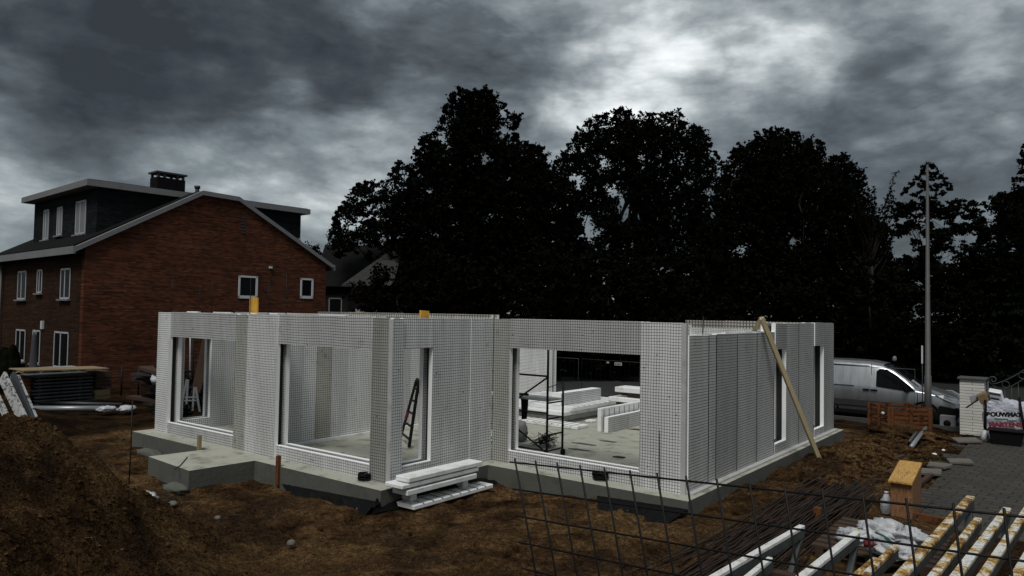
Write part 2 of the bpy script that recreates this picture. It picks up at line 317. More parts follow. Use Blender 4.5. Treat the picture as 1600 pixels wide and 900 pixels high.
# ------------------------------------------------------------------ object helpers
def setp(o, label=None, cat=None, group=None, kind=None):
    if label: o['label'] = label
    if cat: o['category'] = cat
    if group: o['group'] = group
    if kind: o['kind'] = kind
    return o
def thing(name, label, cat, loc, group=None):
    o = bpy.data.objects.new(name, None); C0.objects.link(o); o.location = loc; o.empty_display_size = .2
    return setp(o, label, cat, group)
def origin(o):
    v = Vector((0, 0, 0))
    while o: v += Vector(o.location); o = o.parent
    return v
class MB:
    def __init__(s): s.v = []; s.f = []; s.m = []; s.sm = []
    def add(s, vs, fs, m=0, sm=False):
        o = len(s.v); s.v += [tuple(x) for x in vs]
        for f in fs: s.f.append([i+o for i in f]); s.m.append(m); s.sm.append(sm)
        return s
    def box(s, x0, x1, y0, y1, z0, z1, m=0):
        P = [(x, y, z) for z in (z0, z1) for y in (y0, y1) for x in (x0, x1)]
        return s.add(P, [(0, 2, 3, 1), (4, 5, 7, 6), (0, 1, 5, 4), (2, 6, 7, 3), (0, 4, 6, 2), (1, 3, 7, 5)], m)
    def obox(s, c, ux, uy, uz, m=0):
        """oriented box: centre and three half-extent vectors"""
        c, ux, uy, uz = map(Vector, (c, ux, uy, uz))
        P = [c+ux*a+uy*b_+uz*d for d in (-1, 1) for b_ in (-1, 1) for a in (-1, 1)]
        return s.add(P, [(0, 2, 3, 1), (4, 5, 7, 6), (0, 1, 5, 4), (2, 6, 7, 3), (0, 4, 6, 2), (1, 3, 7, 5)], m)
    def beam(s, p, q, w_, h, m=0, upv=(0, 0, 1)):
        p, q = Vector(p), Vector(q); d = (q-p); L = d.length; d.normalize(); u = Vector(upv)
        sd = d.cross(u)
        if sd.length < 1e-4: sd = Vector((1, 0, 0))
        sd.normalize(); u = sd.cross(d)
        return s.obox((p+q)/2, d*L/2, sd*w_/2, u*h/2, m)
    def tube(s, pts, r, n=8, m=0, cap=True, r2=None):
        pts = [Vector(p) for p in pts]; K = len(pts); V = []; a = None
        for i, p in enumerate(pts):
            d = (pts[min(i+1, K-1)]-pts[max(i-1, 0)]).normalized()
            if a is None: a = d.orthogonal().normalized()
            else: a = (a-d*a.dot(d)); a = a.normalized() if a.length > 1e-6 else d.orthogonal().normalized()
            bb = d.cross(a); rr = r if r2 is None else r+(r2-r)*i/(K-1)
            if isinstance(r, (list, tuple)): rr = r[i]
            V += [p+(a*math.cos(2*math.pi*j/n)+bb*math.sin(2*math.pi*j/n))*rr for j in range(n)]
        Fs = [(i*n+j, i*n+(j+1) % n, (i+1)*n+(j+1) % n, (i+1)*n+j) for i in range(K-1) for j in range(n)]
        if cap: Fs += [tuple(range(n))[::-1], tuple((K-1)*n+j for j in range(n))]
        return s.add(V, Fs, m, n > 5)
    def prism(s, poly, d, m=0):
        """poly: list of 3D points in a plane; d: extrusion vector"""
        n = len(poly); d = Vector(d); P = [Vector(p) for p in poly]
        V = P+[p+d for p in P]
        return s.add(V, [tuple(range(n))[::-1], tuple(range(n, 2*n))]+[(i, (i+1) % n, n+(i+1) % n, n+i) for i in range(n)], m)
    def build(s, name, mats, parent=None, loc=None, bevel=0, **pr):
        if not isinstance(mats, (list, tuple)): mats = [mats]
        if parent: off = origin(parent)
        elif loc is not None: off = Vector(loc)
        else:
            a = np.array(s.v); off = Vector((*(a[:, :2].min(0)+a[:, :2].max(0))/2, a[:, 2].min()))
        me = bpy.data.meshes.new(name)
        me.from_pydata([(x-off.x, y-off.y, z-off.z) for x, y, z in s.v], [], s.f)
        for k in mats: me.materials.append(M[k])
        me.polygons.foreach_set('material_index', s.m); me.polygons.foreach_set('use_smooth', s.sm)
        bm = bmesh.new(); bm.from_mesh(me); bmesh.ops.recalc_face_normals(bm, faces=bm.faces)
        if bevel:
            bmesh.ops.bevel(bm, geom=[e for e in bm.edges if e.calc_face_angle(0) > .7], offset=bevel, segments=1, affect='EDGES', profile=.6)
        bm.to_mesh(me); bm.free(); me.update()
        o = bpy.data.objects.new(name, me); C0.objects.link(o)
        if parent: o.parent = parent
        else: o.location = off
        return setp(o, pr.get('label'), pr.get('cat'), pr.get('group'), pr.get('kind'))
def copy_tree(o, parent=None):
    c = o.copy(); C0.objects.link(c)
    if parent: c.parent = parent
    for ch in o.children: copy_tree(ch, c)
    return c
ZG = -.42
def fbm(x, y, s, o=4, z=0): return noise.fractal(Vector((x*s, y*s, z)), 1.0, 2.0, o)
def sst(a, b_, x):
    t_ = min(1, max(0, (x-a)/(b_-a))); return t_*t_*(3-2*t_)
# ------------------------------------------------------------------ ground
rh = Vector((math.cos(HD), math.sin(HD))); fh = Vector((-math.sin(HD), math.cos(HD)))
def mound(x, y):
    c = Vector((x, y)); a = c.dot(rh); d = c.dot(fh)
    # ridge running away from the camera on its left side
    wob = fbm(x, y, .45, 4)*.30
    right = sst(-3.30, -5.75, a+wob*.8-(d-9)*.06)                # slope on the right side
    top = 1.98-.10*max(0, -5.6-a)
    back = sst(11.4, 8.2, d+wob)                               # falls away behind
    return right*back*top
def camrise(x, y):
    c = Vector((x, y)); d = c.dot(fh); return 1.6*sst(4.2, 1.5, d)
def gz(x, y):
    z = -.36
    z -= .10*sst(20, 26, y)
    z += .15*sst(-7.9, -6.4, x)*sst(22, 18, y)
    z += .05*noise.noise(Vector((x*.9+y*.5, (y-x*.5)*3.2, 2)))*sst(0, 1, 2-mound(x, y)) if y < 26 and x > -20 else 0
    for (ax0, ay0, dx_, dy_, of) in ((-12, 4.2, .86, .50, 0), (-12, 4.2, .86, .50, 1.5), (-4.2, 8, -.10, .99, 0)):
        t_ = (x-ax0)*dx_+(y-ay0)*dy_; q_ = -(x-ax0)*dy_+(y-ay0)*dx_-of+.25*math.sin(t_*.5)
        if -1 < t_ < 9: z += (-.055*math.exp(-(q_/.13)**2)+.03*math.exp(-((abs(q_)-.24)/.08)**2))*(.7+.5*math.sin(t_*9))
    inb = -18.2 < x < -4.3 and 6.4 < y < 21
    z += fbm(x, y, .35, 3)*.05 + fbm(x, y, 1.3, 3, 4)*.06
    z += mound(x, y)+camrise(x, y)*.9
    # loose tracks and lumps right of the house
    z += .20*math.exp(-((x+3.9)**2/.5+(y-18.5)**2/14)) * (.6+fbm(x, y, 1.1, 3))
    z -= .10*math.exp(-((x+3.2)**2/.35+(y-18)**2/20))
    mo = mound(x, y)
    z += min(1, mo)*(fbm(x, y, 2.2, 5, 9)*.10+abs(fbm(x, y, 6, 4, 5))*.085)+ (fbm(x, y, 4.5, 4, 2)*.03 if y < 26 else 0)
    if x < -18.5 and y < 12: z += .22*sst(-20.3, -21.8, x)*sst(5.2, 7.2, y)*sst(9.6, 8.2, y)*(1+fbm(x, y, .8, 3))
    if x > -2.6 and 13 < y < 24: z = min(z, -.37)
    return z
def axis_(segs):
    o = []
    for a, b_, st in segs: o += list(np.arange(a, b_, st))
    return o+[segs[-1][1]]
xs = axis_([(-900, -120, 120), (-120, -40, 10), (-40, -20, .8), (-20, -12, .25), (-12, 3, .085), (3, 12, 1), (12, 60, 8), (60, 900, 120)])
ys = axis_([(-300, -20, 60), (-20, -2, 3), (-2, 1.5, .4), (1.5, 12, .085), (12, 27, .16), (27, 60, 3), (60, 120, 12), (120, 1500, 150)])
V = [(x, y, gz(x, y) if (-40 < x < 12 and -3 < y < 32) else ZG) for y in ys for x in xs]
nx = len(xs); Fc = [(j*nx+i, j*nx+i+1, (j+1)*nx+i+1, (j+1)*nx+i) for j in range(len(ys)-1) for i in range(nx-1)]
mb = MB(); mb.v = V; mb.f = Fc; mb.m = [0]*len(Fc); mb.sm = [True]*len(Fc)
gr = mb.build('ground', ['earth'], loc=(0, 0, 0), kind='structure')
att = gr.data.attributes.new('darken', 'FLOAT', 'POINT')  # darker soil: mound, far and left ground, rubble patches right of the house
att.data.foreach_set('value', [min(.5, mound(x, y)*.6) if (-20 < x < 5 and -3 < y < 14) else (1.0 if y > 24 or x < -19 else (sst(-.22, .12, fbm(x, y, .9, 4, 3)+.10+(y-17)*.05+(x+4)*.12)*.98 if (x > -4.8 and y > 14) else 0)) for x, y, z in V])
def slab(name, x0, x1, y0, y1, z, mat, kind='structure', th=.1, **k):
    return MB().box(x0, x1, y0, y1, z-th, z).build(name, [mat], kind=kind, **k)
slab('street', -200, 200, 26.15, 33.5, ZG-.004, 'asphalt')
MB().box(-200, 200, 26.0, 26.15, ZG-.1, ZG+.09).build('near_kerb', ['kerb'], kind='structure')
MB().box(-200, 200, 33.5, 33.65, ZG-.1, ZG+.19).build('far_kerb', ['kerb'], kind='structure')
slab('pavement', -200, 200, 33.65, 35.2, ZG+.17, 'kerb')
slab('verge', -220, 220, 35.2, 120, ZG+.12, 'verge', th=.2)
# block paved drive, ragged left edge
mb = MB()
mb.box(-1.95, 9, 13.2, 24.4, -.45, -.325)
for i in range(46):
    y = 13.2+i*.24; L = .31*max(0, round(1.0+1.7*fbm(y, 3, .35, 2)+rnd.random()*.9+(1.6 if 14.2 < y < 15.7 else 0)))
    if L > 0: mb.box(-1.952-L, -1.95, y+.004, y+.236, -.45, -.325-rnd.random()*.012)
mb.build('driveway', ['pavers'], kind='structure')

# ------------------------------------------------------------------ the unfinished house
H = thing('unfinished_house', 'unfinished single storey shell of white wire meshed foam wall panels on a concrete slab', 'building', (-11, 14, 0))
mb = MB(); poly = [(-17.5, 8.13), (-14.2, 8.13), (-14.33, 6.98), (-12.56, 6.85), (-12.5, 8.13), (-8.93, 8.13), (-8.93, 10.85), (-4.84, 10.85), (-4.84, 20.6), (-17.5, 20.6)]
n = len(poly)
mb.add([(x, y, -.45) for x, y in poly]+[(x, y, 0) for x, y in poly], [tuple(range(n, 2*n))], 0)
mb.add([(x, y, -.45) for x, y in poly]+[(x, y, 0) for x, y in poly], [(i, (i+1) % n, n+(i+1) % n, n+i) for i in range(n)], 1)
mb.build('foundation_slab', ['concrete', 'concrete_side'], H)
LF, GP = .09, .14
def wseg(kind, axis, f, d, a0, a1, z0, z1, inner=None, mats=None, core=True, rag=.0, e0=.10, e1=.10, lab=None):
    """one panel: outer leaf at face f, thickness towards d (+1/-1) along the other axis."""
    mo = mats or ('eps_y' if axis == 'X' else 'eps_x')
    mb = MB(); rr = lambda: rnd.uniform(-rag, rag)
    def bx(p, q, s0, s1, zz0, zz1, m):
        lo, hi = min(p, q), max(p, q)
        if axis == 'X': mb.box(s0, s1, lo, hi, zz0, zz1, m)
        else: mb.box(lo, hi, s0, s1, zz0, zz1, m)
    bx(f, f+d*LF, a0, a1, z0, z1+rr(), 0)
    zi = inner if inner is not None else z1
    bx(f+d*(LF+GP), f+d*(2*LF+GP), a0, a1, z0, zi+rr(), 0)
    if core: bx(f+d*(LF+.001), f+d*(LF+GP-.001), a0+e0, a1-e1, z0+(.03 if z0 < .1 else .08), min(z1, zi)-(.06 if z1 > 1 else .035), 1)
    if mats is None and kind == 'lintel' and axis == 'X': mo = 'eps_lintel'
    if mats is None and lab: mo = 'eps_stained'
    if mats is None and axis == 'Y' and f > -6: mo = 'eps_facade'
    o = mb.build(kind, [mo, 'cavity'], H)
    if lab: o['label'] = lab
    return o
# plain foam edging (uncoated jamb faces come from the eps grid material being restricted to the broad faces)
Z = 2.8; ZB = .25; ZT = 2.24
def run(axis, f, d, pts, z0=0, z1=Z, inner=None, kind='wall_panel', rag=.004, mats=None):
    for i in range(len(pts)-1):
        off = rnd.uniform(-.006, .010)*d
        wseg(kind, axis, f+off, d, pts[i]+.004, pts[i+1]-.004, z0, z1, inner, rag=rag, mats=mats)
# front of the left wing (faces -Y) at y=8.55
f = 8.55
wseg('wall_panel', 'X', f-.03, 1, -17.24, -16.70, -.0, Z)
wseg('lintel', 'X', f, 1, -16.70, -13.93, ZT, Z+.01); wseg('sill_panel', 'X', f, 1, -16.70, -13.86, 0, ZB)
wseg('wall_panel', 'X', f-.02, 1, -13.93, -13.45, 0, Z-.01, mats=None, lab='stained darker wall panel')
wseg('wall_panel', 'X', f-.06, 1, -13.445, -12.42, 0, Z)
wseg('lintel', 'X', f-.025, 1, -12.42, -9.68, ZT, Z+.015); wseg('sill_panel', 'X', f-.01, 1, -12.42, -9.66, 0, ZB)
# corner column at (-9.15..-9.66)
mb = MB(); mb.box(-9.66, -9.205, f-.035, f+.06, -.12, Z, 0); mb.build('corner_column', ['eps_stained'], H)
mb = MB(); mb.box(-9.20, -9.11, f-.055, f+.2, -.12, Z-.01, 0); mb.build('corner_column', ['eps_x'], H)
mb = MB(); mb.box(-9.205, -9.11, f-.065, f-.056, -.12, Z-.02, 0); mb.build('corner_strip', ['eps_grey'], H)
# side of the left wing (faces +X) at x=-9.15
f = -9.15
wseg('lintel', 'Y', f, -1, 8.76, 9.50, ZT+.03, Z, e1=.02); wseg('sill_panel', 'Y', f, -1, 8.76, 9.50, 0, ZB)
run('Y', f, -1, [9.505, 10.55, 11.21])
# front of the right wing (faces -Y) at y=11.22
f = 11.22
wseg('wall_panel', 'X', f, 1, -9.14, -8.73, 0, Z-.005, lab='stained wall panel with dark smudges')
wseg('lintel', 'X', f-.012, 1, -8.73, -5.88, ZT, Z+.005); wseg('sill_panel', 'X', f-.005, 1, -8.73, -5.88, 0, ZB)
mb = MB(); mb.box(-5.88, -5.13, f-.03, f+.06, 0, Z, 0); mb.box(-5.126, -5.05, f-.02, f+.055, 0, Z-.004, 1)
mb.build('corner_column', ['eps_y', 'eps_grey'], H)
wseg('wall_panel', 'X', f+.06, 1, -5.88, -5.13, 0, Z-.03)
# right facade (faces +X) at x=-5.05
f = -5.05
MB().box(-5.30, -5.11, 11.3, 15.65, .01, 2.57).build('wall_core', ['cavity'], H)
for (a, b_, o_, zz) in ((11.27, 12.10, .02, 2.60), (12.10, 12.46, .012, 2.60), (12.46, 13.48, .008, 2.61), (13.48, 14.58, -.002, 2.62), (14.58, 15.66, -.010, 2.62)):
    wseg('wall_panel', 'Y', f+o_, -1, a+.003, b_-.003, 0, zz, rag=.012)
    MB().box(f+o_+.001, f+o_+.0035, b_-.028, b_-.003, .03, zz-.02).build('joint_strip', ['dark_metal'], H)
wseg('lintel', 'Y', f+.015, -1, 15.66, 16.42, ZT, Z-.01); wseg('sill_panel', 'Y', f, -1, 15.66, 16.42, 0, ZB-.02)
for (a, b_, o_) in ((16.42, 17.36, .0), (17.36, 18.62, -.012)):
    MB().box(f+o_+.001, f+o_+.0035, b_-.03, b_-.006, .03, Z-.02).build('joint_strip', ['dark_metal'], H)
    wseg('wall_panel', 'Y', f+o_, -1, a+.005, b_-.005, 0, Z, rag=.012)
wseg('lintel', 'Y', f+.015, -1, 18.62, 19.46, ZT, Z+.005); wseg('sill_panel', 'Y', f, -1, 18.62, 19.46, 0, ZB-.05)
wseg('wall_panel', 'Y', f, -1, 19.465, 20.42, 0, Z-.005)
mb = MB(); mb.box(-5.046, -4.93, 11.26, 20.45, .003, .03, 0); mb.build('base_strip', ['eps_grey'], H)
# rear right wall, high outer leaf
for a, b_ in ((-9.2, -8.0), (-8.0, -6.8), (-6.8, -5.4)):
    wseg('wall_panel', 'X', 20.42, -1, a+.005, b_-.005, 0, Z, inner=2.6, rag=.006, mats='eps_warm')
MB().box(-9.2, -5.4, 20.085, 20.098, .02, 2.59).build('wall_lining', ['eps_y'], H)
# rear middle walls
for a, b_ in ((-18.0, -16.6), (-16.6, -15.4), (-15.4, -14.6), (-14.6, -13.95)): wseg('wall_panel', 'X', 20.2, 1, a+.005, b_-.005, 0, 2.55)
for i in range(6):
    a = -18.4+i*1.15; wseg('wall_panel', 'X', 14.0, 1, a+.005, a+1.145, 0, 2.865, rag=.006, mats='eps_warm')
# left side wall (x -16.83 .. -17.24)
wseg('wall_panel', 'Y', -16.79, -1, 8.90, 8.96, 0, Z); wseg('sill_panel', 'Y', -16.78, -1, 8.96, 9.62, 0, ZB)
wseg('lintel', 'Y', -16.78, -1, 8.96, 9.62, ZT, Z); run('Y', -16.79, -1, [9.63, 10.8, 12.0, 13.2, 13.99], mats='eps_bright_x')
# partition
run('Y', -13.28, -1, [8.98, 9.75, 10.1], mats='eps_bright_x', z1=2.74); run('Y', -13.28, -1, [10.1, 10.55], mats='eps_stained_x', z1=2.74)
run('Y', -13.28, -1, [10.55, 11.0, 11.9, 13.0, 13.98], mats='eps_bright_x', z1=2.74)
MB().box(-13.275, -13.22, 9.0, 13.9, .002, .06).build('base_strip', ['eps'], H)
# left outbuilding walls seen through the window hole
for a, b_ in ((-23.0, -21.8), (-21.8, -20.6), (-20.6, -19.4), (-19.4, -18.42)): wseg('wall_panel', 'X', 14.02, 1, a+.005, b_-.005, -.3, 2.8)
# little foam crumbs bright on top of the walls
for i, (x, y, L, X_) in enumerate(((-16.2, 8.66, .5, 0), (-15.1, 8.68, .7, 0), (-13.6, 8.64, .25, 0), (-12.9, 8.62, .3, 0), (-11.4, 8.7, .8, 0))):
    MB().box(x, x+L, y, y+.06, Z+.012, Z+.035).build('foam_capping', ['eps'], H)

# starter bars standing out of the wall tops
for x, zt in ((-16.97, 3.66), (-15.73, 3.45), (-15.22, 3.55), (-13.70, 3.57), (-13.05, 3.5), (-12.44, 3.64)):
    MB().tube([(x, 8.70, 2.70), (x+rnd.uniform(-.02, .02), 8.70, zt)], .007, 6).build('starter_bar', ['steel'], H)
MB().tube([(-5.11, 12.0, 2.5), (-5.10, 12.0, 2.92)], .008, 6).build('starter_bar', ['steel'], H)
q = ay(1031, 745, 11.15); q2 = ay(1030, 672, 11.15)
MB().tube([(q.x, q.y, 0.0), (q2.x, q2.y, q2.z)], .007, 6).build('rebar_rod', ['steel'], label='thin steel rod standing upright against the front corner column', cat='rod')

# ------------------------------------------------------------------ brick house on the left
BH = Vector((-30.88, 12.27)); bu = Vector((.0543, .9985)); bv = Vector((-.9985, .0543))
def bp(u, v, z): p = BH+bu*u+bv*v; return Vector((p.x, p.y, z))
B = thing('brick_house', 'red brown brick house with grey fascias and slate clad dormers left of the building site', 'house', (*bp(5.6, 5.7, ZG).xy, ZG))
Wd = 11.24; Dp = 11.4; RU0, RU1, RZ = 4.62, 6.34, 7.97; EV = 5.2
gab = [(0, ZG-.3), (Wd, ZG-.3), (Wd, EV), (RU1, RZ), (RU0, RZ), (0, EV)]
# gable wall facing +X
def bprism(poly, v0, v1, name, mat, parent=B, **k):
    return MB().prism([bp(u, v0, z) for u, z in poly], bv*(v1-v0)).build(name, mat, parent, **k) if True else None
_old = Vector
def bvec(k): return Vector((bv.x*k, bv.y*k, 0))
def uvec(k): return Vector((bu.x*k, bu.y*k, 0))
def bprism(poly, v0, v1, name, mat, parent=B, **k):
    return MB().prism([bp(u, v0, z) for u, z in poly], bvec(v1-v0)).build(name, mat, parent, **k)
def bbox(u0, u1, v0, v1, z0, z1, name, mat, parent=B, bevel=0, **k):
    return MB().prism([bp(u0, v0, z0), bp(u1, v0, z0), bp(u1, v0, z1), bp(u0, v0, z1)], bvec(v1-v0)).build(name, mat, parent, bevel=bevel, **k)
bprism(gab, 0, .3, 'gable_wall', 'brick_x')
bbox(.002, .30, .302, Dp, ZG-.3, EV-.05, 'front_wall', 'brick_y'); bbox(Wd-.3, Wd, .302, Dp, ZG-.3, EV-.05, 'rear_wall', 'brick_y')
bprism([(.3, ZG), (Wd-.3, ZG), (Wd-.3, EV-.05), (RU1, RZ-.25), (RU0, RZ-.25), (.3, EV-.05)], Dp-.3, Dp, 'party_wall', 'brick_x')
# main roof slabs
th = .16
MB().prism([bp(-.35, .15, EV-.05), bp(RU0, .15, RZ), bp(RU0, .15, RZ+th), bp(-.35, .15, EV+th-.03)], bvec(Dp-.2)).build('roof', 'roof_dark', B)
MB().prism([bp(Wd+.35, .15, EV-.05), bp(RU1, .15, RZ), bp(RU1, .15, RZ+th), bp(Wd+.35, .15, EV+th-.03)], bvec(Dp-.2)).build('roof', 'roof_dark', B)
MB().prism([bp(RU0, .15, RZ), bp(RU1, .15, RZ), bp(RU1, .15, RZ+th), bp(RU0, .15, RZ+th)], bvec(Dp-.2)).build('roof', 'roof_dark', B)
# barge boards on the gable edge
bz = .21
for (u0, z0, u1, z1) in ((-.42, EV-.06, RU0, RZ+.08), (RU0, RZ+.08, RU1, RZ+.03), (RU1, RZ+.03, Wd+.30, EV-.0)):
    MB().prism([bp(u0, -.16, z0-bz*.6), bp(u1, -.16, z1-bz*.6), bp(u1, -.16, z1+bz*.35), bp(u0, -.16, z0+bz*.35)], bvec(.30)).build('barge_board', 'fascia', B)
bbox(-.46, -.36, -.13, Dp+1.5, EV-.24, EV+.06, 'gutter', 'fascia'); bbox(Wd+.36, Wd+.46, -.13, Dp, EV-.24, EV+.06, 'gutter', 'fascia')
bbox(-.36, .0, -.1, Dp, EV-.22, EV-.17, 'soffit', 'roof_dark')
# dormers: one flat roof box through the house
def dormer(u0, u1, v0, v1, zt, name, fm, sm_):
    d = bbox(u0, u1, v0, v1, EV+.2, zt, name, [sm_]); return d
# front dormer
bbox(.80, 4.4, 1.2, 9.2, 5.45, 7.85, 'dormer', 'slate_tiles'); MB().prism([bp(.785, 1.19, 5.5), bp(.798, 1.19, 5.5), bp(.798, 1.19, 7.85), bp(.785, 1.19, 7.85)], bvec(8.0)).build('dormer_front', 'slate_tiles_y', B)
bbox(6.9, 10.45, 1.2, 9.2, 5.5, 7.85, 'dormer', 'slate_tiles')
bbox(.30, 10.85, .95, 9.5, 7.86, 8.12, 'flat_roof', 'fascia'); bbox(.4, 10.75, 1.05, 9.4, 8.121, 8.15, 'roof_felt', 'roof_dark')
# windows: facade faces -u; px measured on the u=.78 / u=0 planes
def window_f(v0, v1, z0, z1, u, name='window', glass='glass', one=True, frame='white_frame'):
    o = bbox(u-.012, u+.05, v0, v1, z0, z1, name, glass)
    s = .07; uu0, uu1 = u-.03, u-.013
    mb = MB()
    for (a, b_, c_, d_) in ((v0, v1, z0, z0+s), (v0, v1, z1-s, z1), (v0, v0+s, z0, z1), (v1-s, v1, z0, z1), ((v0*.45+v1*.55)-.04, (v0*.45+v1*.55)+.04, z0, z1)):
        mb.prism([bp(uu0, a, c_), bp(uu1, a, c_), bp(uu1, a, d_), bp(uu0, a, d_)], bvec(b_-a))
    mb.build('window_frame', frame, o)
    mb = MB().prism([bp(u-.14, v0-.08, z0-.07), bp(u-.01, v0-.08, z0-.07), bp(u-.01, v0-.08, z0-.005), bp(u-.14, v0-.08, z0-.005)], bvec(v1-v0+.16)); mb.build('window_sill', 'fascia', o)
window_f(1.45, 2.6, 3.2, 4.47, -.0); window_f(4.9, 5.6, 3.46, 4.5, 0); window_f(7.1, 8.35, 3.18, 4.5, 0)
window_f(1.4, 3.1, .35, 1.85, 0, 'patio_door'); window_f(4.85, 5.9, .35, 1.83, 0); window_f(6.9, 8.3, .36, 1.8, 0)
window_f(2.35, 3.55, 6.0, 7.45, .785, glass='curtain'); window_f(5.2, 5.9, 6.1, 7.4, .785, glass='curtain'); window_f(7.0, 7.75, 6.0, 7.42, .785, glass='curtain')
for (u0, u1, z0, z1) in ((6.47, 7.44, 3.40, 4.46), (9.74, 10.48, 3.48, 4.49)):
    o = bbox(u0, u1, -.012, .04, z0, z1, 'window', 'glass'); s = .085; mb = MB()
    for (a, b_, c_, d_) in ((u0, u1, z0, z0+s*1.6), (u0, u1, z1-s, z1), (u0, u0+s, z0, z1), (u1-s*1.2, u1, z0, z1)):
        mb.prism([bp(a, -.045, c_), bp(b_, -.045, c_), bp(b_, -.045, d_), bp(a, -.045, d_)], bvec(.032))
    mb.build('window_frame', 'white_paint', o)
mb = MB()
for i in range(6): mb.prism([bp(6.53, -.02, 6.42+i*.14), bp(6.75, -.02, 6.42+i*.14), bp(6.75, -.02, 6.50+i*.14), bp(6.53, -.02, 6.50+i*.14)], bvec(.03))
mb.build('vent_grille', 'dark_metal', B)
o = bbox(3.95, 5.25, 3.0, 3.8, 8.10, 9.0, 'chimney', 'roof_dark')
mb = MB()
for a in (3.97, 4.25, 4.85, 5.12): mb.prism([bp(a, 3.02, 9.0), bp(a+.1, 3.02, 9.0), bp(a+.1, 3.02, 9.19), bp(a, 3.02, 9.19)], bvec(.1)); mb.prism([bp(a, 3.68, 9.0), bp(a+.1, 3.68, 9.0), bp(a+.1, 3.68, 9.19), bp(a, 3.68, 9.19)], bvec(.1))
mb.build('cap_post', 'dark_metal', o); bbox(3.88, 5.32, 2.93, 3.87, 9.19, 9.27, 'chimney_cap', 'dark_metal', o)
MB().tube([bp(4.7, .6, 8.0), bp(4.7, .6, 8.32)], .09, 10).tube([bp(4.7, .6, 8.3), bp(4.7, .6, 8.42)], .13, 10).build('flue', 'dark_metal', B)
MB().tube([bp(-.12, 10.6, ZG), bp(-.12, 10.6, EV-.2)], .05, 8).build('downpipe', 'pole_grey', B)
bbox(8.0, 8.14, -.1, -.01, 4.87, 4.97, 'wall_lamp', 'white_paint'); bbox(-.1, -.01, 4.45, 4.65, 1.9, 2.25, 'wall_lamp', 'white_paint')
bbox(10.35, 10.448, 1.17, 1.199, 6.5, 6.6, 'vent_cover', 'white_frame')
# neighbour attached further left
o2 = thing('terraced_house', 'dark neighbouring house joined to the brick house at the far left edge', 'house', (*bp(5, 14, ZG).xy, ZG))
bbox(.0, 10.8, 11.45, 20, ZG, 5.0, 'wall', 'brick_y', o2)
MB().prism([bp(-.3, 11.45, 5.01), bp(5.4, 11.45, 7.4), bp(11.1, 11.45, 5.01)], bvec(9)).build('roof', 'roof_dark', o2)

# grey roofed house between brick house and trees
def simple_house(name, label, P, ang, L, W_, he, hr, wm_, rm, wins):
    o = thing(name, label, 'house', P)
    ux = Vector((math.cos(ang), math.sin(ang), 0)); uy = Vector((-math.sin(ang), math.cos(ang), 0)); P = Vector(P)
    def q(a, b_, c_): return P+ux*a+uy*b_+Vector((0, 0, c_))
    MB().prism([q(0, 0, 0), q(L, 0, 0), q(L, 0, he), q(0, 0, he)], uy*W_).build('wall', wm_, o)
    mb = MB(); mb.prism([q(-.4, -.4, he-.12), q(-.4, W_+.4, he-.12), q(-.4, W_/2, hr)], ux*(L+.8)); rf = mb.build('roof', rm, o)
    for (a, b_, c_, d_) in wins:
        w_ = MB().prism([q(a, -.03, c_), q(b_, -.03, c_), q(b_, -.03, d_), q(a, -.03, d_)], uy*.05).build('window', 'glass', o)
        mb = MB()
        for (e_, f_, g_, h_) in ((a, b_, c_, c_+.07), (a, b_, d_-.07, d_), (a, a+.07, c_, d_), (b_-.07, b_, c_, d_)): mb.prism([q(e_, -.06, g_), q(f_, -.06, g_), q(f_, -.06, h_), q(e_, -.06, h_)], uy*.028)
        mb.build('window_frame', 'fascia', w_)
    return o
p = ad(500, 492, 44); simple_house('gabled_house', 'dark gabled house just behind the right end of the brick house', (p.x, p.y, ZG), HD+R(6), 11, 8, 4.9, 7.7, 'house_wall_dark', 'roof_dark', [(.5, 1.3, 2.4, 4.1), (1.7, 2.6, 2.4, 4.1), (6, 7.5, 1.2, 2.4)])
# annex with lighter metal roof sloping toward the camera
p = ad(543, 492, 40); o = thing('roofed_annex', 'low annex with lighter grey lean-to roof against the dark gabled house', 'annex', (p.x, p.y, ZG))
ex = Vector((math.cos(HD), math.sin(HD), 0)); ey = Vector((-math.sin(HD), math.cos(HD), 0))
def an(a, b_, c_): return Vector((p.x, p.y, ZG))+ex*a+ey*b_+Vector((0, 0, c_))
MB().prism([an(0, 0, 0), an(2.3, 0, 0), an(2.3, 0, 4.7), an(0, 0, 4.7)], ey*3).build('wall', 'roof_dark', o)
MB().add([an(-.3, -.3, 4.75), an(2.5, -.3, 4.75), an(2.5, 2.8, 6.9), an(1.75, 2.8, 6.9), an(-.3, -.3, 4.65), an(2.5, -.3, 4.65), an(2.5, 2.8, 6.7), an(1.75, 2.8, 6.7)], [(0, 1, 2, 3), (4, 7, 6, 5), (0, 4, 5, 1), (1, 5, 6, 2), (2, 6, 7, 3), (3, 7, 4, 0)]).build('roof', 'grey_roof', o)
MB().prism([an(.45, -.05, 2.75), an(2.0, -.05, 2.75), an(2.0, -.05, 3.45), an(.45, -.05, 3.45)], ey*.04).build('light_panel', 'white_frame', o)

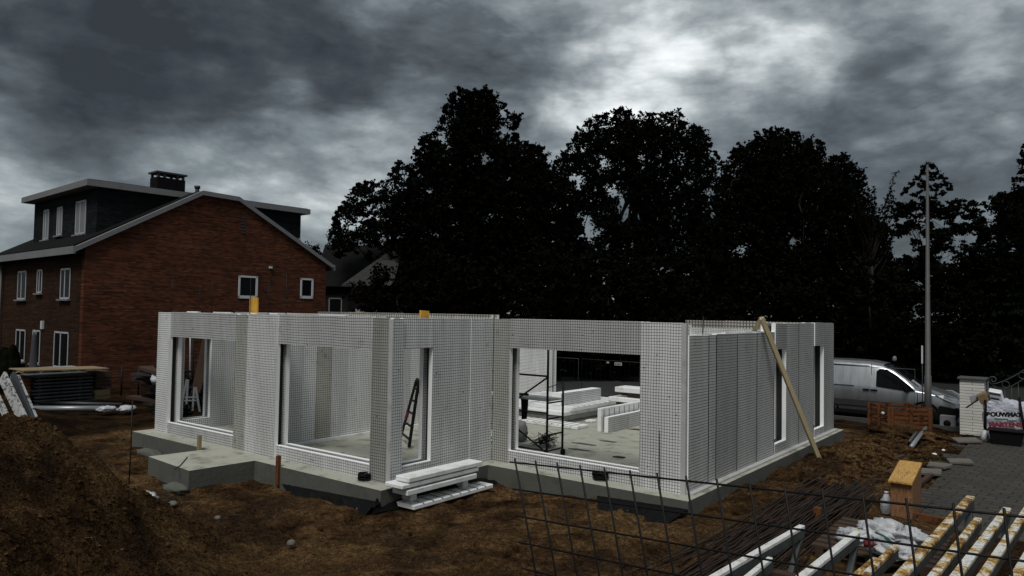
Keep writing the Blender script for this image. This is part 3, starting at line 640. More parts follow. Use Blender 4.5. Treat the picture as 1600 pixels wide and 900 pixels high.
# ------------------------------------------------------------------ trees
def leaves(centers, sizes, n_per, spread, seed, flat=.7):
    """centers Nx3 cluster centres -> quads"""
    rg = np.random.default_rng(seed); c = np.repeat(np.array(centers), n_per, 0); sp_ = np.repeat(np.array(spread), n_per)
    d = rg.normal(size=c.shape); d /= np.linalg.norm(d, axis=1)[:, None]; r_ = rg.random(len(c))**.75
    nc = len(centers); axd = rg.normal(size=(nc, 3)); axd[:, 2] = np.abs(axd[:, 2])*.7; axd /= np.linalg.norm(axd, axis=1)[:, None]; axd = np.repeat(axd, n_per, 0)
    P = c+d*(r_*sp_*.62)[:, None]*np.array([1, 1, flat])+axd*((rg.random(len(c))*2-1)*sp_*1.15)[:, None]
    nrm = rg.normal(size=P.shape)+np.array([0, 0, .6]); nrm /= np.linalg.norm(nrm, axis=1)[:, None]
    a = np.cross(nrm, rg.normal(size=P.shape)); a /= np.linalg.norm(a, axis=1)[:, None]; b_ = np.cross(nrm, a)
    s = rg.uniform(sizes[0], sizes[1], len(P))[:, None]
    a = a*s; b_ = b_*s*rg.uniform(.45, .8, (len(P), 1))
    V = np.stack([P-a, P-b_*.9+a*.1, P+a, P+b_], 1).reshape(-1, 3)
    return V
def mesh_quads(name, V, mat, parent=None, loc=None):
    off = np.array(origin(parent) if parent else loc); V = V-off
    me = bpy.data.meshes.new(name); nq = len(V)//4
    me.vertices.add(len(V)); me.vertices.foreach_set('co', V.astype(np.float32).ravel())
    me.loops.add(len(V)); me.loops.foreach_set('vertex_index', np.arange(len(V), dtype=np.int32))
    me.polygons.add(nq); me.polygons.foreach_set('loop_start', np.arange(0, len(V), 4, dtype=np.int32)); me.polygons.foreach_set('loop_total', np.full(nq, 4, dtype=np.int32))
    me.materials.append(M[mat]); me.update(calc_edges=True)
    o = bpy.data.objects.new(name, me); C0.objects.link(o)
    if parent: o.parent = parent
    else: o.location = loc
    return o
def tree(label, px, D, lobes, mat='leaf_dark', name='broadleaf_tree', cl=1.0, leaf=(.06, .125), npc=38, seed=1, trunk=.35, cat='tree', depthk=.8, group='trees behind the street', limbs=True, extra=(), poly=None, holes=(), pn=6.0, spk=1.0, pth=3.2):
    """lobes: (px, py, rx_px, ry_px) at camera depth D"""
    rg = random.Random(seed); base = ad(px, 600, D); base.z = ZG+.1
    T = thing(name, label, cat, base, group)
    cs = []; sp_ = []; tips = []
    for (x, y, rx, ry) in lobes:
        c = ad(x, y, D); a = rx*D/F; b_ = ry*D/F; dd = min(a, b_*1.3)*depthk
        c = c+fwd*rg.uniform(-.5, .5)*dd
        vol = a*b_; nn = int(vol*19*cl)+10
        for i in range(nn):
            while True:
                v = Vector((rg.uniform(-1, 1), rg.uniform(-1, 1), rg.uniform(-1, 1)))
                if v.length < 1: break
            if v.length > .05: v = v.normalized()*(v.length**.62)
            k = 1+rg.uniform(-.08, .12)
            q = c+rt*v.x*a*k+up*v.y*b_*k+fwd*v.z*dd; nsp = rg.uniform(.28, .68)*spk
            if q.z < ZG+.4: q.z = ZG+.4+rg.random()*.5
            cs.append(tuple(q)); sp_.append(nsp)
        tips.append(c)
    for (x, y) in extra:
        for k_ in range(2): cs.append(tuple(ad(x+rg.uniform(-2, 2), y+rg.uniform(-2, 2), D+rg.uniform(-.5, .5)))); sp_.append(rg.uniform(.13, .22))
    if poly:
        def inside(x, y):
            c_ = False; j = len(poly)-1
            for i in range(len(poly)):
                xi, yi = poly[i]; xj, yj = poly[j]
                if (yi > y) != (yj > y) and x < (xj-xi)*(y-yi)/(yj-yi)+xi: c_ = not c_
                j = i
            return c_
        def edge(x, y):
            best = 1e9
            for i in range(len(poly)):
                a, b_ = Vector(poly[i-1]), Vector(poly[i]); p_ = Vector((x, y)); ab = b_-a; t_ = max(0, min(1, (p_-a).dot(ab)/max(ab.length_squared, 1e-6))); best = min(best, (a+ab*t_-p_).length)
            return best
        px0, px1 = min(p_[0] for p_ in poly), max(p_[0] for p_ in poly); py0, py1 = min(p_[1] for p_ in poly), max(p_[1] for p_ in poly)
        want = int((px1-px0)*(py1-py0)*pn/430*2.0)
        for i in range(want):
            x, y = rg.uniform(px0, px1), rg.uniform(py0, py1)
            if not inside(x, y): continue
            e_ = edge(x, y); r_ = min(rg.uniform(.22, .60)*spk, max(.17, e_*D/F*1.2)); rp = r_*F/D
            if any((x-hx)**2+(y-hy)**2*1.3 < (hr+rp*.9)**2 for hx, hy, hr in holes): continue
            if e_ < rp*.25 or (e_ < 26 and rg.random() < .35): continue
            nz = noise.noise(Vector((x/26, y/20, seed*3.1)))
            if nz > .50 and e_ < 30 and y < 400: continue
            q = ad(x, y, D+rg.uniform(-1, 1)*pth*min(1, (e_/70)**.5)+.0)
            if q.z < ZG+.4: continue
            cs.append(tuple(q)); sp_.append(r_)
            if rg.random() < .012: tips.append(q)
    V = leaves(cs, leaf, npc, sp_, seed)
    if V[:, 2].min() < ZG: V[:, 2] = np.maximum(V[:, 2], ZG+.1)
    mesh_quads('crown', V, mat, T)
    mb = MB(); top = max(tips, key=lambda q: q.z); b0 = Vector(base); mid = b0.lerp(Vector((top.x, top.y, top.z)), .5)+Vector((rg.uniform(-.3, .3), rg.uniform(-.3, .3), 0))
    mb.tube([b0-Vector((0, 0, .2)), b0.lerp(mid, .5), mid, mid.lerp(top, .6), top], [trunk*1.15, trunk*.85, trunk*.6, trunk*.35, trunk*.1], 9)
    if limbs:
        for c in tips:
            t_ = rg.uniform(.35, .75); s = b0.lerp(mid, t_*2) if t_ < .5 else mid.lerp(top, (t_-.5)*2)
            mb.tube([s, s.lerp(c, .5)+Vector((0, 0, rg.uniform(0, .6))), c], [trunk*.35, trunk*.22, trunk*.06], 6)
            for k in range(3):
                q = Vector(cs[rg.randrange(len(cs))])
                if (q-c).length < 4: mb.tube([c.lerp(s, .2), c.lerp(q, .5)+Vector((0, 0, .15)), q], [trunk*.12, trunk*.07, .012], 5)
    mb.build('trunk', 'bark', T)
    return T
P0 = [(512, 388), (518, 352), (528, 325), (546, 300), (563, 282), (602, 284), (611, 262), (625, 250), (648, 256), (665, 300), (690, 360), (690, 480), (594, 480), (590, 412), (562, 399), (545, 394), (535, 404), (518, 400)]
P1 = [(630, 480), (632, 330), (640, 262), (652, 256), (644, 240), (666, 203), (682, 205), (690, 182), (695, 154), (705, 148), (718, 135), (735, 143), (757, 134), (772, 148), (787, 153), (797, 176), (819, 176), (814, 192), (803, 202), (816, 224), (830, 219), (847, 230), (864, 248), (886, 264), (906, 300), (912, 360), (912, 490)]
P2 = [(870, 490), (880, 330), (864, 256), (878, 238), (892, 220), (905, 198), (925, 183), (955, 174), (965, 168), (985, 172), (1010, 176), (1040, 175), (1065, 170), (1070, 188), (1087, 197), (1108, 204), (1111, 230), (1128, 248), (1134, 275), (1130, 330), (1140, 490)]
P3 = [(1085, 490), (1092, 345), (1118, 318), (1133, 262), (1140, 238), (1155, 222), (1180, 223), (1181, 206), (1215, 198), (1247, 206), (1253, 220), (1263, 215), (1285, 220), (1286, 238), (1302, 243), (1320, 240), (1333, 253), (1348, 268), (1354, 300), (1352, 340), (1380, 365), (1395, 490)]
P4 = [(1385, 340), (1392, 322), (1408, 308), (1430, 318), (1450, 312), (1470, 320), (1500, 312), (1530, 316), (1545, 350), (1570, 490), (1380, 490)]
P5 = [(1528, 490), (1528, 330), (1546, 310), (1560, 303), (1580, 297), (1604, 292), (1680, 300), (1680, 490)]
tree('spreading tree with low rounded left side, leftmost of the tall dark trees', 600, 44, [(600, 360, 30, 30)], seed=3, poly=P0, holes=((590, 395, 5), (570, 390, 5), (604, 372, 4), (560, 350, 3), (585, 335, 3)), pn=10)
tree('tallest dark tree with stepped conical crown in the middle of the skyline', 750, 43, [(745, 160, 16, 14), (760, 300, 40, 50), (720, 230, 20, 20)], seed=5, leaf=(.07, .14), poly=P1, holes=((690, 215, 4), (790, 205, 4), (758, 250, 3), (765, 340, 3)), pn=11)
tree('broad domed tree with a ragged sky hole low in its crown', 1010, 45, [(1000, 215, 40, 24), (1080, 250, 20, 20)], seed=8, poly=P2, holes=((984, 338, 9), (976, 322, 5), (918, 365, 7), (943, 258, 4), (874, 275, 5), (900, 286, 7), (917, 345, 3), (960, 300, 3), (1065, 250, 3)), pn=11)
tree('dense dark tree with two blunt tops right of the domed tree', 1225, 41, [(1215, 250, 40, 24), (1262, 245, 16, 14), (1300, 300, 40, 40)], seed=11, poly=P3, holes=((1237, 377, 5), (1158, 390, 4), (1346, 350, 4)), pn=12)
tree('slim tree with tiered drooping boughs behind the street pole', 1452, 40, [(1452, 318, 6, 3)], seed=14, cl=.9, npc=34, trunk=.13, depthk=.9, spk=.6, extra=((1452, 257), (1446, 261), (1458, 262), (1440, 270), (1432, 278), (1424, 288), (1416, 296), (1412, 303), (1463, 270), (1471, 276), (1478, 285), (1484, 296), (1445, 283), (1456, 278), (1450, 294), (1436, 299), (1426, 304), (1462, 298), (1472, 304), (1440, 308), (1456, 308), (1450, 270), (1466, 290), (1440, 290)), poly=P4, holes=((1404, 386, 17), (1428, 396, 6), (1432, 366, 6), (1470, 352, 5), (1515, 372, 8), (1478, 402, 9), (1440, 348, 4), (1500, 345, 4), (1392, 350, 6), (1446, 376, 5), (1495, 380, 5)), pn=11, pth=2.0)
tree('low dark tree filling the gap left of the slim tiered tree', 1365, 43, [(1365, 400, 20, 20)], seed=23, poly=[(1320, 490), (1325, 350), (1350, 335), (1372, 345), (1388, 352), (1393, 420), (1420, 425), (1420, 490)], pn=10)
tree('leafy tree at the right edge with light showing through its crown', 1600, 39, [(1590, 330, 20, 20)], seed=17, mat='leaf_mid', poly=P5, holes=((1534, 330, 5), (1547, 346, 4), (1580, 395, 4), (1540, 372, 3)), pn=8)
# conifer at right edge
def conifer(px, D, pytop, pybase, label, wpx):
    rg = random.Random(4); b = ad(px, 600, D); b.z = ZG+.1; T = thing('conifer', label, 'tree', b, 'trees behind the street')
    top = ad(px, pytop, D); cs = []; sp_ = []; mb = MB(); mb.tube([b, top], .22, 8, r2=.02)
    zlow = ad(px, pybase, D).z; n_ = 24
    for i in range(n_):
        t_ = i/(n_-1); z = top.z-(top.z-zlow)*t_; rr = (.25+wpx*D/F*t_**.8)
        for k in range(9):
            an_ = rg.uniform(0, 6.28); L = rr*rg.uniform(.7, 1.1); s = Vector((b.x, b.y, z)); e_ = s+Vector((math.cos(an_)*L, math.sin(an_)*L, -.18*L+.12))
            mb.tube([s, e_], .03, 4, r2=.008)
            for j in range(max(2, int(L/.22))):
                q = s.lerp(e_, (j+.6)/max(2, int(L/.22))); cs.append(tuple(q)); sp_.append(.2)
    mesh_quads('crown', leaves(cs, (.05, .13), 20, sp_, 6, .5), 'needle', T); mb.build('trunk', 'bark', T)
conifer(1612, 37, 225, 520, 'dark conifer cut by the right edge of the picture', 75)
# feathery upright shrub-like tree
def birch(px, D, pytop, label):
    rg = random.Random(9); b = ad(px, 600, D); b.z = ZG+.1; T = thing('feathery_tree', label, 'tree', b, 'trees behind the street'); top = ad(px, pytop, D)
    mb = MB(); mb.tube([b, b.lerp(top, .55)], .16, 8, r2=.08); cs = []
    for i in range(46):
        s = b.lerp(top, rg.uniform(.45, .75)); e_ = s+Vector((rg.uniform(-1, 1)*1.1, rg.uniform(-1, 1)*1.1, rg.uniform(1.2, 3.2)))
        e_.z = min(e_.z, top.z); md = s.lerp(e_, .5)+Vector((rg.uniform(-.2, .2), rg.uniform(-.2, .2), -.1)); mb.tube([s, md, e_], [.03, .02, .006], 5)
        for j in range(7): cs.append(tuple(md.lerp(e_, j/6)))
    mb.build('trunk', 'bark', T); mesh_quads('crown', leaves(cs, (.03, .08), 22, [.16]*len(cs), 5, 1.3), 'leaf_mid', T)
birch(1362, 38, 268, 'feathery upright tree with thin twigs beside the blunt topped tree')
p_ = thing
tree('small treetop showing over the right eave of the brick house', 487, 55, [(487, 392, 12, 8), (480, 400, 10, 9), (492, 405, 9, 8)], seed=21, cl=2, npc=30, group=None, trunk=.2)
# understory: tall shrubs closing the gap below the crowns
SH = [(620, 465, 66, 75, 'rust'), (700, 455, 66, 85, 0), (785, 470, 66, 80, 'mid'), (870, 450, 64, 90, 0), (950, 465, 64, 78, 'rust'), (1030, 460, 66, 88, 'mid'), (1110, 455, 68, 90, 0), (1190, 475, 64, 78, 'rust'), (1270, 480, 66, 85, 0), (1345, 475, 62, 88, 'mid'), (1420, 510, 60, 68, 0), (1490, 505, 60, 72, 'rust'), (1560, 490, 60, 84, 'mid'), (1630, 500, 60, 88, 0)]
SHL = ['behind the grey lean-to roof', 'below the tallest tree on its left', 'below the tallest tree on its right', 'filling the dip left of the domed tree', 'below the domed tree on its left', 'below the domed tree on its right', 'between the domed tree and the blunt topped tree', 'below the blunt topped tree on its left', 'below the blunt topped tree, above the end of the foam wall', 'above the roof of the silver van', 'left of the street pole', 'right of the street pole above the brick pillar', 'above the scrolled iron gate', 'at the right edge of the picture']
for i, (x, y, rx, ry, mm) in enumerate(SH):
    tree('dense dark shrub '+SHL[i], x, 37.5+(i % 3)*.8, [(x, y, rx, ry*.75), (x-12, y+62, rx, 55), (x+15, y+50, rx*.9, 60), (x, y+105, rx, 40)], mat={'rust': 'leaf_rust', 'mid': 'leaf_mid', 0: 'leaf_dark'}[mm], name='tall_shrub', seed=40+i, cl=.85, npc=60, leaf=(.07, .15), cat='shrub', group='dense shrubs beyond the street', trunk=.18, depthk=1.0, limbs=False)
#ENDPART1
# ------------------------------------------------------------------ foam panels lying about
def foam(x0, x1, y0, y1, z0, z1, label, group='loose foam wall panels', mats=('eps', 'eps'), ribs=0, ax_='Y', bevel=.012):
    mb = MB().box(x0, x1, y0, y1, z0, z1)
    o = mb.build('foam_board', mats[0], label=label, cat='foam panel', group=group, bevel=bevel)
    if ribs:
        r = MB()
        for i in range(1, ribs):
            if ax_ == 'Y': y = y0+(y1-y0)*i/ribs; r.box(x0+.02, x1-.0+.004, y-.009, y+.009, z1-.01, z1+.005)
            else: x = x0+(x1-x0)*i/ribs; r.box(x-.009, x+.009, y0-.004, y1, z1-.01, z1+.005)
        if ax_ == 'Y': r.box((x0+x1)/2-.01, (x0+x1)/2+.01, y0+.02, y1-.02, z1+.006, z1+.009)
        r.build('wire_ribs', 'dark_metal', o)
    return o
CG = 'foam panels stacked at the outer corner'
foam(-9.10, -8.50, 8.46, 10.50, -.31, -.235, 'white ribbed foam panel lying on the soil, lowest of the stack at the outer corner', CG, ribs=9)
foam(-8.95, -8.72, 8.6, 8.75, -.234, -.06, 'short foam offcut propping the stack at the outer corner', CG); foam(-8.95, -8.72, 9.9, 10.05, -.234, -.06, 'far foam offcut propping the stack at the outer corner', CG)
foam(-8.86, -8.50, 8.31, 10.03, -.055, .035, 'white foam panel second from the bottom of the outer corner stack', CG)
foam(-8.92, -8.51, 8.20, 10.09, .066, .135, 'white foam panel second from the top of the outer corner stack', CG)
foam(-8.82, -8.50, 8.34, 10.18, .150, .232, 'white foam panel on top of the stack at the outer corner', CG)
foam(-8.80, -8.60, 8.6, 8.9, .036, .064, 'thin foam spacer between the upper panels of the outer corner stack', CG)
RG = 'foam panels piled inside the right room'
foam(-12.7, -9.95, 15.6, 16.15, .004, .085, 'long foam panel lying flat on the slab, nearest in the right room', RG, ribs=14, ax_='X')
foam(-13.4, -11.0, 16.4, 18.7, .004, .13, 'wide foam panel at the bottom of the flat pile in the right room', RG)
foam(-13.1, -12.7, 16.6, 18.2, .131, .20, 'foam spacer strip inside the flat pile', RG); foam(-11.6, -11.3, 16.6, 18.2, .131, .20, 'near foam spacer strip inside the flat pile', RG)
foam(-13.6, -10.75, 16.2, 19.0, .201, .31, 'wide foam panel in the middle of the flat pile in the right room', RG)
foam(-13.6, -10.65, 16.5, 19.3, .312, .42, 'wide foam panel on top of the flat pile in the right room', RG, ribs=10)
o = MB().box(-11.35, -11.05, 16.5, 18.6, .43, .76).build('foam_board', 'eps_x', label='foam block standing on edge on top of the flat pile', cat='foam panel', group=RG)
o = MB().box(-9.25, -9.14, 15.75, 17.95, .004, .38).build('foam_board', 'eps_x', label='low foam board standing on edge, nearer of the pair on the slab', cat='foam panel', group=RG)
o = MB().box(-9.44, -9.33, 15.73, 18.1, .004, .585).build('foam_board', 'eps', label='taller foam board standing on edge behind the low one', cat='foam panel', group=RG, bevel=.008)
r = MB()
for i in range(9): r.box(-9.335, -9.322, 15.85+i*.26, 15.862+i*.26, .03, .55)
r.build('wire_ribs', 'dark_metal', o)
foam(-10.5, -10.28, 16.85, 17.1, .004, .07, 'broken foam scrap on the slab left of the standing boards', RG)
foam(-10.40, -8.2, 17.9, 18.55, .50, .62, 'foam panel under the topmost one at the back of the right room', RG)
foam(-10.25, -8.2, 18.0, 18.6, .76, .90, 'topmost foam panel at the back of the right room', RG)
foam(-10.1, -8.2, 17.7, 18.9, .30, .38, 'lowest foam panel of the rear pile in the right room', RG)
for (x, a, b_, l) in ((-10.2, .384, .496, 'orange timber block carrying the rear foam pile'), (-9.0, .384, .496, 'right timber block hidden inside the rear foam pile')):
    MB().box(x, x+.12, 18.0, 18.5, a, b_).build('timber_block', 'orange_timber', label=l, cat='timber')
MB().box(-9.9, -8.3, 18.1, 18.5, .623, .757).build('timber_block', 'brown_timber', label='dark timber packing between the top two rear foam panels', cat='timber')
MB().box(-9.9, -8.3, 18.0, 18.6, .004, .298).build('timber_block', 'brown_timber', label='dark timber packing under the rear foam pile', cat='timber')
for (px_, py_, w_) in ((1305, 690, .5), (1299, 684, .25)):
    pass

# ------------------------------------------------------------------ scaffold tower in the right room
S = thing('scaffold_tower', 'black scaffold tower on castors seen through the wide right opening', 'scaffold', (-9.3, 12.3, 0))
xa, xb, ya, yb = -10.2, -8.39, 12.04, 12.6
for (x, y, h) in ((xb, ya, 2.3), (xb, yb, 1.52), (xa, ya, 2.3), (xa, yb, 2.3)):
    MB().tube([(x, y, .14), (x, y, h)], .024, 8).build('post', 'steel', S)
    c = MB().tube([(x-.02, y+.02, .07), (x+.02, y+.02, .07)], .066, 12).tube([(x, y, .06), (x, y, .15)], .016, 6); c.build('castor', 'rubber', S)
for z in (.16, .48, .80, 1.12): MB().tube([(xb, ya, z), (xb, yb, z)], .016, 6).build('rung', 'steel', S); MB().tube([(xa, ya, z), (xa, yb, z)], .016, 6).build('rung', 'steel', S)
for (z, y) in ((.17, ya), (.92, ya), (1.66, ya)): MB().tube([(xa, y, z), (xb, y, z)], .020, 6).build('ledger', 'steel', S)
MB().tube([(xb, ya, 1.64), (-9.45, ya, .95)], .018, 6).build('brace', 'steel', S); MB().tube([(xa, ya, 1.1), (xb+.05, ya, .02+.08)], .018, 6).build('brace', 'steel', S)
MB().tube([(xb, ya, 1.43), (xb, yb, 1.50)], .008, 6).build('guard_wire', 'steel', S)
MB().box(xa, xb, ya+.03, yb-.02, 1.15, 1.185).build('deck', 'eps_grey', S, bevel=.004)
# dark cloth hanging under the deck, bag and wire tangle
a = ay(813, 614, 12.5); mb = MB()
P = [ay(x, y, 12.35) for x, y in ((809, 614), (824, 615), (823, 635), (821, 655), (815, 655), (814, 625))]
mb.prism(P, (0, .05, 0)); mb.build('hanging_cloth', 'black_plastic', label='black cloth hanging below the scaffold deck', cat='cloth')
def crumple(name, c, rx, ry, rz, mat, label, cat, seed=1, amp=.28, sub=3, flat=.0, fr=2.4):
    bm = bmesh.new(); bmesh.ops.create_icosphere(bm, subdivisions=sub, radius=1)
    for v in bm.verts:
        n = noise.fractal(v.co*fr+Vector((seed*7.1, 0, 0)), .9, 2, 4); n2 = noise.noise(v.co*fr*2.3+Vector((0, seed*3, 0)))
        v.co = v.co*(1+amp*n+amp*.4*abs(n2)); v.co = Vector((v.co.x*rx, v.co.y*ry, max(v.co.z, -.75)*rz))
    z0 = min(v.co.z for v in bm.verts)
    me = bpy.data.meshes.new(name)
    for v in bm.verts: v.co.z -= z0
    bm.to_mesh(me); bm.free(); me.materials.append(M[mat])
    for p in me.polygons: p.use_smooth = True
    o = bpy.data.objects.new(name, me); C0.objects.link(o); o.location = c
    return setp(o, label, cat)
crumple('plastic_sack', (-10.0, 13.3, .003), .15, .14, .27, 'fascia', 'crumpled pale plastic sack on the slab left of the scaffold', 'sack', 3)
def tangle(c, r, h, n, label, mat='steel', seed=2, th=.006):
    rg = random.Random(seed); mb = MB(); c = Vector(c)
    for i in range(n):
        a = rg.uniform(0, 6.28); p0 = c+Vector((math.cos(a)*r*rg.random(), math.sin(a)*r*rg.random(), rg.uniform(.01, h*.4))); pts = [p0]
        for k in range(4): pts.append(c+Vector((rg.uniform(-r, r), rg.uniform(-r, r), rg.uniform(.01, h))))
        mb.tube(pts, th, 5, cap=False)
    return mb.build('wire_tangle', mat, label=label, cat='wire')
tangle((-9.25, 13.2, 0), .26, .30, 26, 'tangle of thin dark wire heaped on the slab behind the scaffold')
for i, (x, y, w_) in enumerate(((905, 703, .25), (967, 715, .12), (912, 694, .3), (950, 690, .2), (998, 672, .3))):
    q = az(x, y, .004); mb = MB(); mb.prism([(q.x-w_, q.y-.05, .004), (q.x+w_*.8, q.y-.03, .004), (q.x+w_, q.y+.06, .004), (q.x-w_*.5, q.y+.08, .004)], (0, 0, .012+.01*(i == 1)))
    mb.build('debris_scrap', 'cavity' if i in (1, 4) else 'concrete_side', label=['flat grey scrap left of the dark scrap on the slab', 'small black scrap on the slab inside the wide right opening', 'thin grey flake near the castor of the scaffold', 'thin grey flake in the middle of the slab', 'dark strip at the foot of the low standing board'][i], cat='scrap')

# ladder in the middle room
Ld = thing('step_ladder', 'dark step ladder with a red hinge standing in the middle room', 'ladder', (-11.4, 11.2, 0))
top = Vector(ax(652, 599, -11.25)); top.z = 1.40
fr_ = az(639, 701, .0); fl = az(625, 689, .0); bk = fr_+(top-fr_)*0
ltop = top+Vector((-.10, .06, 0)); rtop = top+Vector((.06, -.02, 0))
for (p, q) in ((fr_, rtop), (fl, ltop)): MB().beam(p+Vector((0, 0, .02)), q, .035, .06).build('rail', 'steel', Ld)
for k in range(5):
    t_ = .13+k*.19; MB().beam(fr_.lerp(rtop, t_), fl.lerp(ltop, t_), .05, .028).build('rung', 'steel', Ld)
rr_ = Vector((fr_.x+.25, fr_.y+1.05, .02)); rl = Vector((fl.x+.1, fl.y+1.0, .02))
for (p, q) in ((rr_, rtop), (rl, ltop)): MB().beam(p, q, .03, .05).build('rail', 'steel', Ld)
MB().tube([ltop, (ltop+rtop)/2+Vector((0, 0, .05)), rtop], .035, 8).build('hinge', 'steel', Ld)
MB().beam(fl.lerp(ltop, .36), fl.lerp(ltop, .50), .042, .066).build('red_sleeve', 'red_paint', Ld)

# ------------------------------------------------------------------ outside the left side window: scaffold frame, ladder, leaning board
D = 24.0
S2 = thing('scaffold_tower', 'scaffold tower standing outside the left window hole', 'scaffold', ad(299, 655, D))
for a in (297.5, 302, 319): MB().tube([ad(a, 500, D), ad(a-1, 656, D)], .030, 8).build('post', 'galv' if a < 300 else 'steel', S2)
for y in (553, 588, 604): MB().tube([ad(296, y, D), ad(320, y-1.5, D)], .024, 6).build('ledger', 'steel', S2)
MB().tube([ad(302, 560, D), ad(311, 553, D)], .015, 6).build('brace', 'steel', S2)
q = MB().beam(ad(324, 530, D-.5), ad(298, 652, D-.5), .30, .04, upv=fwd); q.build('leaning_board', 'brown_timber', label='brown board leaning against the scaffold outside the left window hole', cat='board')
L2 = thing('aluminium_ladder', 'grey aluminium step ladder outside the left window hole', 'ladder', ad(300, 655, D-1))
for (x0, x1) in ((292, 280), (294, 290), (304, 300), (306, 314)): MB().beam(ad(x0, 593 if x0 < 300 else 605, D-1), ad(x1, 654, D-1), .06, .04, upv=fwd).build('rail', 'galv', L2)
for (a, b_, y) in ((283, 290, 633), (281, 290, 647), (289, 308, 621), (288, 307, 626)): MB().beam(ad(a, y, D-1), ad(b_, y-.5, D-1), .04, .05, upv=fwd).build('rung', 'galv', L2)
crumple('plastic_sack', ad(318, 632, D+1), .25, .25, .9, 'film', 'white sack behind the leaning board', 'sack', 8)

# ------------------------------------------------------------------ brace, boards on the wall, stakes
a = ax(1190, 497, -5.02); b_ = az(1285, 730, -.30)
MB().beam(a, b_, .05, .12).build('timber_brace', 'pale_timber', label='long pale timber prop leaning against the right facade', cat='timber', bevel=.004)
a2 = ax(1189, 499, -5.14); c2 = ax(1177, 520, -5.55)
MB().beam(a2+Vector((0, -.0, 0)), c2, .05, .11).build('timber_brace', 'pale_timber', label='short pale timber running down inside the wall from the top of the long prop', cat='timber', bevel=.004)
MB().box(-13.80, -13.52, 8.74, 8.78, 2.6, 3.15).build('yellow_board', 'yellow_board', label='bright yellow board sticking up above the left wing lintel', cat='board', bevel=.004)
MB().prism([(-9.33, 9.36, 2.62), (-9.33, 9.60, 2.62), (-9.33, 9.57, 2.93), (-9.33, 9.37, 2.94)], (-.045, 0, 0)).build('board_end', 'yellow_board', label='small tan board end standing on the wall top above the narrow window', cat='board')
for (x, y, h, mt_, l) in ((311, 703, .30, 'plank', 'small yellow stake on the concrete step by the left window'), (434, 757, .53, 'orange_timber', 'rusty brown stake in the soil against the slab edge')):
    q = az(x, y, 0 if x < 400 else -.33); MB().box(q.x-.04, q.x+.04, q.y-.03, q.y+.03, q.z-.02, q.z+h).build('stake', mt_, label=l, cat='stake')
def coil(c, r, label, n=5):
    mb = MB(); rg = random.Random(n); c = Vector(c)
    for k in range(n):
        pts = [c+Vector((math.cos(t_/10*6.283)*r*(1+rg.uniform(-.25, .25)), math.sin(t_/10*6.283)*r*.8*(1+rg.uniform(-.25, .25)), .02+k*.018+rg.uniform(0, .02))) for t_ in range(11)]
        mb.tube(pts, .016, 6)
    return mb.build('hose_coil', 'black_plastic', label=label, cat='hose')
coil(az(568, 750, .005), .10, 'small black coil on the slab edge by the outer corner column'); coil(az(938, 750, .005), .13, 'black coil on the slab ledge below the wide right opening', 7)
MB().tube([az(273, 733, .012), az(282, 727, .012), az(293, 714, .012)], .009, 5).build('rod', 'steel', label='short black rod lying on the concrete step', cat='rod')
q = az(204, 760, -.1)
MB().tube([ad(207, 626, 8.6), ad(204.5, 700, 8.55), ad(201.5, 757, 8.5)], .007, 6).build('marker_rod', 'steel', label='thin upright black rod beyond the crest of the soil mound', cat='rod')

# ------------------------------------------------------------------ tarpaulins at the slab foot
def sheet(name, pts, mat, label, cat, h=.08, seed=3, nx_=90, ny=26):
    """bilinear patch over four corners with folds"""
    a, b_, c, d = map(Vector, pts); V = []; Fs = []
    for j in range(ny+1):
        for i in range(nx_+1):
            s, t_ = i/nx_, j/ny; p = (a.lerp(b_, s)).lerp(d.lerp(c, s), t_)
            e = noise.noise(Vector((s*5+seed, t_*2.2, seed)))*.7+noise.fractal(Vector((s*14+seed, t_*5, seed)), .8, 2, 3)*.35; w_ = noise.noise(Vector((s*4, seed, 0)))
            p = p+Vector((w_*.10*t_, noise.noise(Vector((s*3, t_, seed+4)))*.22*t_, abs(e)*h*1.5*math.sin(math.pi*min(1, t_+.02))+.02-t_*.02))
            V.append(p)
    for j in range(ny):
        for i in range(nx_): Fs.append((j*(nx_+1)+i, j*(nx_+1)+i+1, (j+1)*(nx_+1)+i+1, (j+1)*(nx_+1)+i))
    mb = MB(); mb.add(V, Fs, 0, True); return mb.build(name, mat, label=label, cat=cat)
sheet('tarpaulin', [(-11.6, 8.12, -.32), (-8.9, 8.12, -.20), (-8.95, 7.82, -.36), (-11.2, 7.92, -.37)], 'black_plastic', 'crumpled black sheeting along the slab foot by the outer corner', 'sheeting', .10, 3)
sheet('tarpaulin', [(-9.0, 8.10, -.15), (-8.9, 10.6, -.22), (-8.62, 10.9, -.36), (-8.9, 7.9, -.33)], 'black_plastic', 'black sheeting under the foam stack at the outer corner', 'sheeting', .07, 8)
sheet('tarpaulin', [(-6.5, 10.84, -.20), (-4.82, 10.84, -.14), (-4.9, 10.05, -.27), (-5.9, 10.0, -.29)], 'black_plastic', 'grey sheeting bunched at the foot of the near right corner', 'sheeting', .13, 11)

# ------------------------------------------------------------------ near rebar mesh panel
O_ = Vector((-2.4265, 3.1863, 2.0914)); uu = Vector((.1489, -.0140, .0110)); vv = Vector((.0114, .0351, -.1542))
mb = MB(); K = 27; ROWS = 14
sg = uu.cross(vv).normalized()
for i in range(K): mb.tube([O_+uu*i-vv*.17, O_+uu*i+vv*6, O_+uu*i+vv*(ROWS)], .0052, 6)
for r_ in range(ROWS): mb.tube([O_+uu*(-.35-.1*r_)+vv*r_+sg*.008, O_+uu*(K-.6)+vv*r_+sg*.008], .0052, 6)
mb.build('rebar_mesh', 'steel', label='dark welded steel mesh panel standing upright in the foreground', cat='wire mesh')
